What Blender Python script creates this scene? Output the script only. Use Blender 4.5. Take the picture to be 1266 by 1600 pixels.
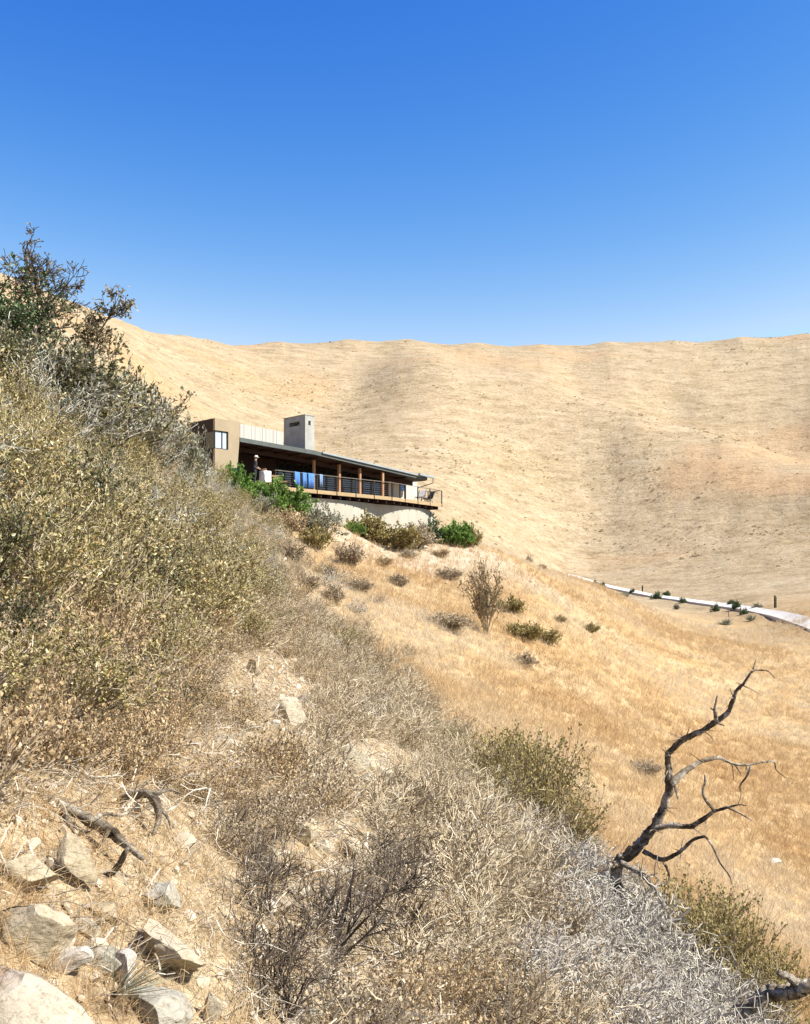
import bpy, math, random
import numpy as np
from mathutils import Vector

for o in list(bpy.data.objects):
    bpy.data.objects.remove(o)
scene = bpy.context.scene
COL = scene.collection
RNG = np.random.default_rng(11)
R = math.radians

# ------------------------------------------------------------------ camera
FPX, CXP, HOR = 1600.0, 633.0, 925.0        # focal length and eye level in photo pixels
cam_d = bpy.data.cameras.new('camera')
cam = bpy.data.objects.new('camera', cam_d)
COL.objects.link(cam)
cam.location = (0, 0, 0)
cam.rotation_euler = (R(90), 0, 0)
cam_d.sensor_fit = 'VERTICAL'
cam_d.sensor_height = 36.0
cam_d.lens = 36.0
cam_d.shift_y = (HOR - 800.0) / 1600.0
cam_d.clip_start = 0.1
cam_d.clip_end = 5000
scene.camera = cam

# ------------------------------------------------------------------ sky, sun, exposure
SUN_AZ, SUN_EL = R(106), R(46)                # azimuth clockwise from +Y (view direction)
world = bpy.data.worlds.new('World')
scene.world = world
world.use_nodes = True
wn, wl = world.node_tree.nodes, world.node_tree.links
wn.clear()
sky = wn.new('ShaderNodeTexSky')
sky.sky_type = 'NISHITA'
sky.sun_disc = False
sky.sun_elevation = SUN_EL
sky.sun_rotation = SUN_AZ
sky.altitude = 0
sky.air_density = 1.0
sky.dust_density = 0.0
sky.ozone_density = 1.0
sep = wn.new('ShaderNodeSeparateColor')      # slide-film response: deep blue overhead, pale towards the horizon
comb = wn.new('ShaderNodeCombineColor')
for ch, (g_, k_) in enumerate(((3.6, 0.245), (2.0, 0.51), (0.7, 2.66))):
    pw = wn.new('ShaderNodeMath')
    pw.operation = 'POWER'
    pw.inputs[1].default_value = g_
    ml = wn.new('ShaderNodeMath')
    ml.operation = 'MULTIPLY'
    ml.inputs[1].default_value = k_
    wl.new(sep.outputs[ch], pw.inputs[0])
    wl.new(pw.outputs[0], ml.inputs[0])
    wl.new(ml.outputs[0], comb.inputs[ch])
bg = wn.new('ShaderNodeBackground')
bg.inputs['Strength'].default_value = 0.05
wo = wn.new('ShaderNodeOutputWorld')
wl.new(sky.outputs[0], sep.inputs[0])
cap = wn.new('ShaderNodeMix')               # the film holds the glow round the sun down to the horizon's brightness
cap.data_type = 'RGBA'
cap.blend_type = 'DARKEN'
cap.inputs[0].default_value = 1.0
cap.inputs[7].default_value = (4.2, 6.6, 9.8, 1)
wl.new(comb.outputs[0], cap.inputs[6])
wl.new(cap.outputs[2], bg.inputs[0])
wl.new(bg.outputs[0], wo.inputs[0])

sun_d = bpy.data.lights.new('sun', 'SUN')
sun_d.energy = 5.0
sun_d.angle = R(0.55)
sun_d.color = (1.0, 0.95, 0.86)
sun = bpy.data.objects.new('sun', sun_d)
COL.objects.link(sun)
sdir = Vector((math.sin(SUN_AZ) * math.cos(SUN_EL), math.cos(SUN_AZ) * math.cos(SUN_EL), math.sin(SUN_EL)))
sun.rotation_euler = (-sdir).to_track_quat('-Z', 'Y').to_euler()
sun.location = (40, -10, 60)

scene.view_settings.view_transform = 'Standard'
scene.view_settings.look = 'None'
scene.view_settings.gamma = 1.0
scene.view_settings.exposure = 1.3
scene.view_settings.use_curve_mapping = False
scene.render.engine = 'CYCLES'
scene.cycles.max_bounces = 6
scene.cycles.diffuse_bounces = 3
scene.cycles.transparent_max_bounces = 8

# ------------------------------------------------------------------ helpers
def W(px, py, D):
    """photo pixel and depth -> world point"""
    return np.array([(px - CXP) / FPX * D, D, (HOR - py) / FPX * D])

def WZ(px, D, z):
    return np.array([(px - CXP) / FPX * D, D, z])

def hash2(ix, iy, seed):
    h = (ix.astype(np.int64) * 374761393 + iy.astype(np.int64) * 668265263 + seed * 1442695041) & 0xFFFFFFFF
    h = ((h ^ (h >> 13)) * 1274126177) & 0xFFFFFFFF
    h = (h ^ (h >> 16)) & 0xFFFFFFFF
    return h.astype(np.float64) / 4294967295.0

def vnoise(x, y, seed=0):
    x = np.asarray(x, float); y = np.asarray(y, float)
    ix = np.floor(x); iy = np.floor(y)
    fx = x - ix; fy = y - iy
    fx = fx * fx * fx * (fx * (fx * 6 - 15) + 10); fy = fy * fy * fy * (fy * (fy * 6 - 15) + 10)
    ix = ix.astype(np.int64); iy = iy.astype(np.int64)
    a = hash2(ix, iy, seed); b = hash2(ix + 1, iy, seed); c = hash2(ix, iy + 1, seed); d = hash2(ix + 1, iy + 1, seed)
    return (a * (1 - fx) + b * fx) * (1 - fy) + (c * (1 - fx) + d * fx) * fy - 0.5

def sstep(a, b, x):
    t = np.clip((x - a) / (b - a), 0, 1)
    return t * t * (3 - 2 * t)

def mesh_from(name, V, F, mats=None, smooth=False, attrs=None, mat_idx=None):
    """V (n,3); F is an int array (m,3) / (m,4) or a list of such arrays"""
    V = np.asarray(V, np.float32)
    Fs = F if isinstance(F, list) and isinstance(F[0], np.ndarray) and F[0].ndim == 2 else [np.asarray(F)]
    Fs = [np.asarray(f, np.int32) for f in Fs if len(f)]
    me = bpy.data.meshes.new(name)
    me.vertices.add(len(V))
    me.vertices.foreach_set('co', V.ravel())
    if Fs:
        loops = np.concatenate([f.ravel() for f in Fs])
        tot = np.concatenate([np.full(len(f), f.shape[1], np.int32) for f in Fs])
        start = np.concatenate([[0], np.cumsum(tot)[:-1]]).astype(np.int32)
        me.loops.add(len(loops))
        me.loops.foreach_set('vertex_index', loops)
        me.polygons.add(len(tot))
        me.polygons.foreach_set('loop_start', start)
        me.polygons.foreach_set('use_smooth', np.full(len(tot), smooth, bool))
        if mat_idx is not None:
            me.polygons.foreach_set('material_index', np.asarray(mat_idx, np.int32))
    for k, (typ, arr) in (attrs or {}).items():
        at = me.attributes.new(k, typ, 'POINT')
        if typ == 'FLOAT_VECTOR':
            at.data.foreach_set('vector', np.asarray(arr, np.float32).ravel())
        elif typ == 'FLOAT_COLOR':
            at.data.foreach_set('color', np.asarray(arr, np.float32).ravel())
        elif typ == 'INT':
            at.data.foreach_set('value', np.asarray(arr, np.int32).ravel())
        else:
            at.data.foreach_set('value', np.asarray(arr, np.float32).ravel())
    me.update(calc_edges=True)
    for m in (mats or []):
        me.materials.append(m)
    return me

def link(name, me, parent=None, loc=None):
    o = bpy.data.objects.new(name, me)
    COL.objects.link(o)
    if parent is not None:
        o.parent = parent
    if loc is not None:
        o.location = loc
    return o

def tag(o, label=None, cat=None, group=None, kind=None):
    if label: o['label'] = label
    if cat: o['category'] = cat
    if group: o['group'] = group
    if kind: o['kind'] = kind
    return o

def empty(name, loc=(0, 0, 0), rz=0.0, label=None, cat=None, group=None):
    o = bpy.data.objects.new(name, None)
    o.empty_display_size = 0.2
    COL.objects.link(o)
    o.location = [float(c) for c in loc]
    o.rotation_euler = (0, 0, rz)
    return tag(o, label, cat, group)

def copy_thing(src, loc, rz=0.0, scale=1.0, tilt=(0, 0), label=None, group=None):
    r = src.copy()
    COL.objects.link(r)
    r.location = [float(c) for c in loc]
    r.rotation_euler = (tilt[0], tilt[1], rz)
    r.scale = (scale,) * 3 if np.isscalar(scale) else scale
    if label: r['label'] = label
    if group: r['group'] = group
    for ch in src.children:
        c = ch.copy()
        COL.objects.link(c)
        c.parent = r
    return r

# ---- mesh bag for boxes and bars
class Bag:
    def __init__(s):
        s.V = []; s.Q = []; s.T = []; s.n = 0
    def add(s, V, Q=(), T=()):
        V = np.asarray(V, float)
        if len(Q): s.Q.append(np.asarray(Q) + s.n)
        if len(T): s.T.append(np.asarray(T) + s.n)
        s.V.append(V); s.n += len(V)
        return s
    def hexa(s, bottom, top):
        V = np.vstack([bottom, top])
        return s.add(V, [[3, 2, 1, 0], [4, 5, 6, 7], [0, 1, 5, 4], [1, 2, 6, 5], [2, 3, 7, 6], [3, 0, 4, 7]])
    def box(s, c, size, rz=0.0):
        hx, hy, hz = np.array(size) / 2
        P = np.array([[-hx, -hy], [hx, -hy], [hx, hy], [-hx, hy]])
        ca, sa = math.cos(rz), math.sin(rz)
        P = np.stack([P[:, 0] * ca - P[:, 1] * sa + c[0], P[:, 0] * sa + P[:, 1] * ca + c[1]], 1)
        return s.hexa(np.c_[P, np.full(4, c[2] - hz)], np.c_[P, np.full(4, c[2] + hz)])
    def slab(s, A, B, t0, t1, z0a, z1a, z0b=None, z1b=None):
        """upright slab along plan line A-B between offsets t0 and t1 to the outer side (right hand of A->B)"""
        A = np.array(A[:2], float); B = np.array(B[:2], float)
        d = (B - A) / np.linalg.norm(B - A); n = np.array([d[1], -d[0]])
        z0b = z0a if z0b is None else z0b; z1b = z1a if z1b is None else z1b
        P = [A + n * t0, A + n * t1, B + n * t1, B + n * t0]
        zb = [z0a, z0a, z0b, z0b]; zt = [z1a, z1a, z1b, z1b]
        # order counter-clockwise from above
        P2 = [P[0], P[1], P[2], P[3]]
        return s.hexa(np.array([[p[0], p[1], z] for p, z in zip(P2, zb)]), np.array([[p[0], p[1], z] for p, z in zip(P2, zt)]))
    def poly(s, pts, z0, z1):
        """extruded plan polygon with per-point or constant heights"""
        n = len(pts)
        z0 = np.broadcast_to(z0, n); z1 = np.broadcast_to(z1, n)
        P = np.array([p[:2] for p in pts], float)
        V = np.vstack([np.c_[P, z0], np.c_[P, z1]])
        Q = [[i, (i + 1) % n, (i + 1) % n + n, i + n] for i in range(n)]
        T = [[0, i + 1, i] for i in range(1, n - 1)] + [[n, n + i, n + i + 1] for i in range(1, n - 1)]
        return s.add(V, Q, T)
    def tube(s, pts, rad, k=6):
        pts = np.asarray(pts, float); n = len(pts)
        rad = np.broadcast_to(rad, n)
        T = np.gradient(pts, axis=0); T /= np.linalg.norm(T, axis=1)[:, None] + 1e-9
        ref = np.array([0.31, 0.2, 0.93])
        u = np.cross(T, ref); u /= np.linalg.norm(u, axis=1)[:, None] + 1e-9
        for i in range(1, n):           # parallel transport
            w = u[i - 1] - T[i] * (u[i - 1] @ T[i]); u[i] = w / (np.linalg.norm(w) + 1e-9)
        v = np.cross(T, u)
        a = np.linspace(0, 2 * np.pi, k, endpoint=False)
        V = (pts[:, None, :] + rad[:, None, None] * (np.cos(a)[None, :, None] * u[:, None, :] + np.sin(a)[None, :, None] * v[:, None, :])).reshape(-1, 3)
        Q = []
        for i in range(n - 1):
            for j in range(k):
                Q.append([i * k + j, i * k + (j + 1) % k, (i + 1) * k + (j + 1) % k, (i + 1) * k + j])
        V = np.vstack([V, pts[0], pts[-1]])
        T3 = [[n * k, (j + 1) % k, j] for j in range(k)] + [[n * k + 1, (n - 1) * k + j, (n - 1) * k + (j + 1) % k] for j in range(k)]
        return s.add(V, Q, T3)
    def build(s, name, mat, parent=None, smooth=False, bevel=0.0):
        V = np.vstack(s.V); F = []
        if s.Q: F.append(np.vstack(s.Q))
        if s.T: F.append(np.vstack(s.T))
        me = mesh_from(name, V, F, [mat], smooth)
        o = link(name, me, parent)
        if parent is not None:
            o.matrix_parent_inverse = world_of(parent).inverted()
        if bevel > 0:
            md = o.modifiers.new('bevel', 'BEVEL'); md.width = bevel; md.segments = 1; md.limit_method = 'ANGLE'
        return o

from mathutils import Matrix, Euler
def world_of(o):
    m = Matrix.LocRotScale(o.location, o.rotation_euler, o.scale)
    if o.parent is not None:
        m = world_of(o.parent) @ o.matrix_parent_inverse @ m
    return m

# ------------------------------------------------------------------ materials
def mat_new(name):
    m = bpy.data.materials.new(name)
    m.use_nodes = True
    nt = m.node_tree
    nt.nodes.clear()
    out = nt.nodes.new('ShaderNodeOutputMaterial')
    return m, nt, out

def nnode(nt, typ, **kw):
    n = nt.nodes.new(typ)
    for k, v in kw.items():
        setattr(n, k, v)
    return n

def ramp(nt, stops, fac=None):
    n = nt.nodes.new('ShaderNodeValToRGB')
    el = n.color_ramp.elements
    while len(el) < len(stops):
        el.new(0.5)
    for e, (p, c) in zip(el, stops):
        e.position = p
        e.color = (*c, 1) if len(c) == 3 else c
    if fac is not None:
        nt.links.new(fac, n.inputs[0])
    return n

def noise(nt, vec, scale, detail=4, rough=0.55, dist=0.0):
    n = nt.nodes.new('ShaderNodeTexNoise')
    n.inputs['Scale'].default_value = scale
    n.inputs['Detail'].default_value = detail
    n.inputs['Roughness'].default_value = rough
    n.inputs['Distortion'].default_value = dist
    if vec is not None:
        nt.links.new(vec, n.inputs['Vector'])
    return n

def mixc(nt, fac, a, b, mode='MIX'):
    n = nt.nodes.new('ShaderNodeMix')
    n.data_type = 'RGBA'
    n.blend_type = mode
    for s, v in ((n.inputs[0], fac), (n.inputs[6], a), (n.inputs[7], b)):
        if isinstance(v, (int, float)): s.default_value = v
        elif isinstance(v, tuple): s.default_value = (*v, 1)
        else: nt.links.new(v, s)
    return n.outputs[2]

def simple_mat(name, c1, c2, scale=8.0, rough=0.85, bump=0.3, bscale=None, stretch=(1, 1, 1), metallic=0.0, coord='Object', spec=0.3):
    """two-tone noisy surface with fine relief"""
    m, nt, out = mat_new(name)
    tc = nnode(nt, 'ShaderNodeTexCoord')
    mp = nnode(nt, 'ShaderNodeMapping')
    mp.inputs['Scale'].default_value = stretch
    nt.links.new(tc.outputs[coord], mp.inputs[0])
    n1 = noise(nt, mp.outputs[0], scale, 5, 0.6)
    r = ramp(nt, [(0.3, c1), (0.7, c2)], n1.outputs[0])
    b = nnode(nt, 'ShaderNodeBsdfPrincipled')
    b.inputs['Roughness'].default_value = rough
    b.inputs['Metallic'].default_value = metallic
    b.inputs['Specular IOR Level'].default_value = spec
    nt.links.new(r.outputs[0], b.inputs['Base Color'])
    if bump:
        n2 = noise(nt, mp.outputs[0], bscale or scale * 4, 4, 0.6)
        bp = nnode(nt, 'ShaderNodeBump')
        bp.inputs['Strength'].default_value = bump
        bp.inputs['Distance'].default_value = 0.02
        nt.links.new(n2.outputs[0], bp.inputs['Height'])
        nt.links.new(bp.outputs[0], b.inputs['Normal'])
    nt.links.new(b.outputs[0], out.inputs[0])
    return m

# ------------------------------------------------------------------ terrain heights
CP = []
def cp(px, py, D): CP.append(W(px, py, D))
def cw(x, y, z): CP.append(np.array([x, y, z], float))
def near_plane(x, y): return -1.5 - 0.75 * x - 0.05 * y
# near slope the photographer stands on
for x, y in ((0, 0), (-3, 0), (3, 0), (0, -5), (-3, -5), (3, -5), (-1.2, 3), (0, 4.5), (1.2, 6), (-2.5, 6), (-0.8, 7), (-4, 10), (-1.2, 10),
             (1.8, 9), (2.5, 12), (4.3, 12.5), (-7, 17), (-3, 17), (0.5, 17), (2.6, 16), (-10, 10), (-6, 4), (7, 5), (1.0, 22), (-3, 25)):
    cw(x, y, near_plane(x, y))
for p in ((0, 575, 27), (140, 640, 30), (200, 680, 33), (300, 755, 45), (420, 905, 36), (440, 880, 44), (400, 805, 60), (345, 752, 65), (300, 725, 66)): cp(*p)
for x, y, z in ((-24, 60, 12.5), (-22, 45, 9.5), (-16, 80, 8.5), (-10, 85, 7.2), (-4, 90, 6.5), (-25, 95, 12)): cw(x, y, z)
# slope below the house
for p in ((440, 800, 66), (520, 828, 68), (600, 852, 73), (690, 852, 81), (740, 858, 83), (760, 860, 84), (850, 892, 90), (930, 914, 97),
          (500, 880, 56), (600, 905, 56), (700, 935, 59), (760, 990, 51), (650, 985, 44), (850, 1080, 43), (1000, 1200, 36), (1150, 1350, 30), (1266, 1500, 24),
          (1266, 1250, 45), (1266, 1080, 75), (1050, 1000, 80), (1000, 962, 92), (1100, 980, 108), (1200, 985, 108), (1000, 1080, 58), (1120, 1150, 56)): cp(*p)
# driveway and valley floor
ROAD_N = [(1420, 1065, 80), (1330, 1017, 91), (1266, 987, 100), (1200, 964.5, 118), (1150, 954, 135), (1100, 946.5, 150), (1050, 938.5, 165), (1000, 931, 178), (940, 917, 195), (880, 903, 208)]
ROAD_F = [(1420, 1022, 86), (1330, 985, 97), (1266, 966, 106), (1200, 952, 123.5), (1150, 946, 140), (1100, 940.5, 155), (1050, 934, 170), (1000, 927, 183), (940, 914, 200), (880, 900, 213)]
for p in ROAD_N + ROAD_F: cp(*p)
for p in ((1266, 935, 135), (1100, 920, 180), (1000, 905, 205), (930, 922, 130), (850, 905, 120), (760, 870, 110)): cp(*p)
# far hills
for p in ((740, 840, 165), (850, 870, 212), (700, 790, 200), (700, 700, 270), (800, 760, 265), (950, 830, 258), (950, 872, 228), (1266, 880, 195), (1120, 840, 235),
          (700, 605, 350), (850, 645, 335), (1000, 695, 312), (1150, 742, 287), (1266, 780, 262),
          (760, 585, 390), (900, 610, 385), (1050, 650, 375), (1200, 690, 350), (1266, 705, 340), (1150, 600, 410),
          (640, 640, 315), (560, 615, 345), (540, 690, 260), (480, 640, 300), (430, 600, 335), (380, 650, 250), (300, 600, 270), (250, 560, 275)): cp(*p)
CREST = [(-500, 300, 230), (-200, 395, 255), (0, 445, 275), (120, 487, 300), (200, 513, 325), (300, 530, 360), (430, 533, 395), (540, 532, 415), (640, 534, 430), (750, 539, 445),
         (850, 542, 455), (950, 538, 465), (1050, 535, 470), (1160, 529, 478), (1266, 524, 485), (1420, 516, 500), (1700, 520, 520)]
for p in CREST:
    p = (p[0], p[1] - 13, p[2])
    cp(*p)
    w = W(*p); cw(w[0] * 1.35, w[1] * 1.35, w[2] * 1.02)
# around, outside the picture
for x, y, z in ((-30, 12, 20), (-30, -20, 19), (-80, 40, 45), (-80, -40, 45), (-150, 0, 70), (-150, 120, 66), (15, 3, -9), (15, -20, -9.5), (40, 10, -11), (40, -40, -12),
                (45, 45, -10), (100, 30, -10), (100, -50, -13), (200, 100, -9), (90, 110, -6), (150, 170, -4), (200, -50, -15), (420, 120, -8), (420, 20, -14), (0, -20, -1.4), (0, -70, -3), (0, -220, -5),
                (-120, -220, 45), (200, -250, -18), (400, 300, 45), (800, 200, -10), (1400, 300, -10), (1400, -500, -20), (0, -1400, 10), (-1400, 0, 90), (0, 1400, 110), (-1000, 1000, 110),
                (1000, 1000, 110), (-1000, -1000, 60), (1000, -1000, -10), (320, 330, 60)): cw(x, y, z)
CP = np.array(CP)

def _warp(x, y):
    r = np.sqrt(x * x + y * y) + 1e-9
    L = np.log1p(r / 5.0)
    return np.stack([x / r * L, y / r * L], -1), r

def _phi(r2):
    return 0.5 * r2 * np.log(r2 + 1e-12)

def _fit():
    Q, r = _warp(CP[:, 0], CP[:, 1])
    v = CP[:, 2] / np.sqrt(r * r + 36)
    n = len(Q)
    K = _phi(((Q[:, None] - Q[None]) ** 2).sum(-1)) + np.diag(np.where(r > 205, 2.5e-2, 4e-4))
    P = np.c_[np.ones(n), Q]
    A = np.block([[K, P], [P.T, np.zeros((3, 3))]])
    return Q, np.linalg.solve(A, np.r_[v, 0, 0, 0])
TQ, TW = _fit()

DECK0, DECK1, DECK2 = WZ(430, 69, 7.15), WZ(612, 76.9, 7.15), WZ(690, 83, 7.15)
E1 = (DECK1 - DECK0)[:2] / np.linalg.norm((DECK1 - DECK0)[:2])
N1 = np.array([E1[1], -E1[0]])
E2 = (DECK2 - DECK1)[:2] / np.linalg.norm((DECK2 - DECK1)[:2])
N2 = np.array([E2[1], -E2[0]])

SPUR = np.array([W(*p) for p in ((690, 600, 352), (850, 645, 335), (1000, 695, 312), (1150, 742, 287), (1266, 780, 262), (1420, 830, 240))])[:, :2]
GULLY = np.array([W(*p) for p in ((590, 575, 390), (545, 615, 345), (505, 650, 305), (470, 690, 260))])[:, :2]
GULLY2 = np.array([W(*p) for p in ((900, 585, 420), (1050, 650, 375), (1200, 700, 345), (1420, 740, 320))])[:, :2]
SPUR2 = np.array([W(*p) for p in ((640, 540, 425), (600, 560, 400), (560, 590, 370), (600, 640, 320), (640, 690, 280))])[:, :2]
def line_dist(xs, ys, L):
    best = np.full(xs.shape, 1e9)
    for a, b in zip(L[:-1], L[1:]):
        d = b - a; t = np.clip(((xs - a[0]) * d[0] + (ys - a[1]) * d[1]) / (d @ d), 0, 1)
        best = np.minimum(best, np.hypot(xs - a[0] - t * d[0], ys - a[1] - t * d[1]))
    return best

def gz(x, y):
    shp = np.shape(x)
    x = np.atleast_1d(np.asarray(x, float)).ravel(); y = np.atleast_1d(np.asarray(y, float)).ravel()
    out = np.empty(len(x))
    for i in range(0, len(x), 20000):
        xs, ys = x[i:i + 20000], y[i:i + 20000]
        q, r = _warp(xs, ys)
        d2 = (q[:, None, 0] - TQ[None, :, 0]) ** 2 + (q[:, None, 1] - TQ[None, :, 1]) ** 2
        v = _phi(d2) @ TW[:len(TQ)] + TW[-3] + q @ TW[-2:]
        z = v * np.sqrt(r * r + 36)
        # relief: clods near by, hummocks further, gullies on the far hills
        z += 0.10 * vnoise(xs * 1.1, ys * 1.1, 3) + 0.05 * vnoise(xs * 3.1, ys * 3.1, 4) * np.exp(-r / 60)
        z += 0.55 * vnoise(xs * 0.13, ys * 0.13, 5) * sstep(10, 50, r) * (1 - 0.8 * sstep(95, 115, ys) * sstep(215, 195, ys))
        far = sstep(150, 280, r)
        z += far * (1.2 * vnoise(xs / 50, ys / 50, 6) * sstep(430, 330, r) + 0.6 * vnoise(xs / 19, ys / 19, 7) * sstep(440, 340, r) + 0.6 * vnoise(xs / 7, ys / 7, 8) + 0.35 * vnoise(xs / 2.6, ys / 2.6, 9))
        k_ = np.where(r > 190)[0]
        if len(k_):
            xf, yf = xs[k_], ys[k_]
            wx = xf + 14 * vnoise(xf / 40, yf / 40, 61); wy = yf + 14 * vnoise(xf / 40, yf / 40, 62)
            z[k_] += far[k_] * (sstep(425, 340, r[k_]) * (8.0 * np.exp(-(line_dist(wx, wy, SPUR) / 38) ** 2) + 2.0 * np.exp(-(line_dist(wx, wy, SPUR2) / 24) ** 2)) - sstep(440, 360, r[k_]) * 3.0 * np.exp(-(line_dist(wx, wy, GULLY) / 16) ** 2) - sstep(440, 380, r[k_]) * 5.0 * np.exp(-(line_dist(wx, wy, GULLY2) / 26) ** 2))
        # level pad the house stands on
        a = xs - DECK0[0]; b = ys - DECK0[1]
        s = a * E1[0] + b * E1[1]; t = a * N1[0] + b * N1[1]
        inside = sstep(-8.5, -6.5, s) * sstep(23, 20, s) * sstep(-1.0, -1.8, t) * sstep(-14, -11, t)
        z = z * (1 - inside) + np.minimum(z, 6.75) * inside
        out[i:i + 20000] = z
    return out.reshape(shp) if shp else float(out[0])

def G(px, py, dmin=1.5, dmax=700):
    """where the sight line through a photo pixel meets the ground"""
    D = np.exp(np.linspace(math.log(dmin), math.log(dmax), 900))
    u = (px - CXP) / FPX; v = (HOR - py) / FPX
    h = v * D - gz(u * D, D)
    k = np.where(h < 0)[0]
    if len(k) == 0: return None
    k = k[0]
    if k == 0: d = D[0]
    else: d = D[k - 1] + (D[k] - D[k - 1]) * h[k - 1] / (h[k - 1] - h[k] + 1e-9)
    return np.array([u * d, d, gz(u * d, d)])

def at_ground(px, D):
    x = (px - CXP) / FPX * D
    return np.array([x, D, gz(x, D)])

def pix(p):
    return CXP + FPX * p[..., 0] / p[..., 1], HOR - FPX * p[..., 2] / p[..., 1]

BX = np.array([-8, 0, 6, 9, 12, 14, 16, 20, 30, 40, 50, 60, 70]), np.array([9, 8, 6.5, 5.7, 5.2, 4.7, 3.8, 1.9, -1.0, -3.6, -6.3, -9.5, -14])
def scrub_edge(y): return np.interp(y, *BX)
# ------------------------------------------------------------------ ground sheet
def build_terrain():
    th = np.concatenate([np.radians(np.linspace(-29, 29, 430)), np.radians(np.linspace(29, 331, 110))[1:-1]])
    rr = np.concatenate([[0.4, 0.8], np.exp(np.linspace(math.log(1.2), math.log(1700), 400))])
    TH, RR = np.meshgrid(th, rr)
    X = RR * np.sin(TH); Y = RR * np.cos(TH)
    Z = gz(X.ravel(), Y.ravel()).reshape(X.shape)
    nr, nt = X.shape
    V = np.stack([X, Y, Z], -1).reshape(-1, 3)
    i = np.arange(nr - 1)[:, None]; j = np.arange(nt)[None]
    j2 = (j + 1) % nt
    F = np.stack([i * nt + j, (i + 1) * nt + j, (i + 1) * nt + j2, i * nt + j2], -1).reshape(-1, 4)[:, ::-1]
    V = np.vstack([V, [0, 0, gz(0.0, 0.0)]])
    jj = np.arange(nt)
    T = np.stack([jj, (jj + 1) % nt, np.full(nt, len(V) - 1)], -1)[:, ::-1]
    x, y = V[:, 0], V[:, 1]
    r = np.hypot(x, y)
    wob = 1.2 * vnoise(x / 3, y / 3, 21) * sstep(4, 15, r)
    scrub = 1 - sstep(-0.6, 0.9, x - scrub_edge(y) + wob)
    scrub = scrub * (1 - sstep(62, 80, y))
    far = sstep(105, 165, r + 20 * vnoise(x / 18, y / 18, 22))
    # bare soil: the strip leading up to the house and under its wall
    lane = np.exp(-((x - np.interp(y, [25, 40, 50, 60, 66], [-1.5, -4.0, -6.3, -8.6, -10])) / 1.5) ** 2) * sstep(24, 36, y) * sstep(68, 62, y)
    a = x - DECK0[0]; b = y - DECK0[1]
    s = a * E1[0] + b * E1[1]; t = a * N1[0] + b * N1[1]
    bank = sstep(-4, 1, s) * sstep(24, 18, s) * sstep(-1.2, -0.5, t) * sstep(13, 5, t + 3 * vnoise(x / 4, y / 4, 23))
    soil = np.clip(lane + bank * 0.9, 0, 1)
    zone = np.c_[scrub, far, soil, np.ones(len(V))]
    me = mesh_from('ground', V, [F, T], [ground_mat()], True, {'zone': ('FLOAT_COLOR', zone)})
    o = link('ground', me)
    tag(o, 'dry grassy hillsides and far hills under the house', None, None, 'structure')
    return o

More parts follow.
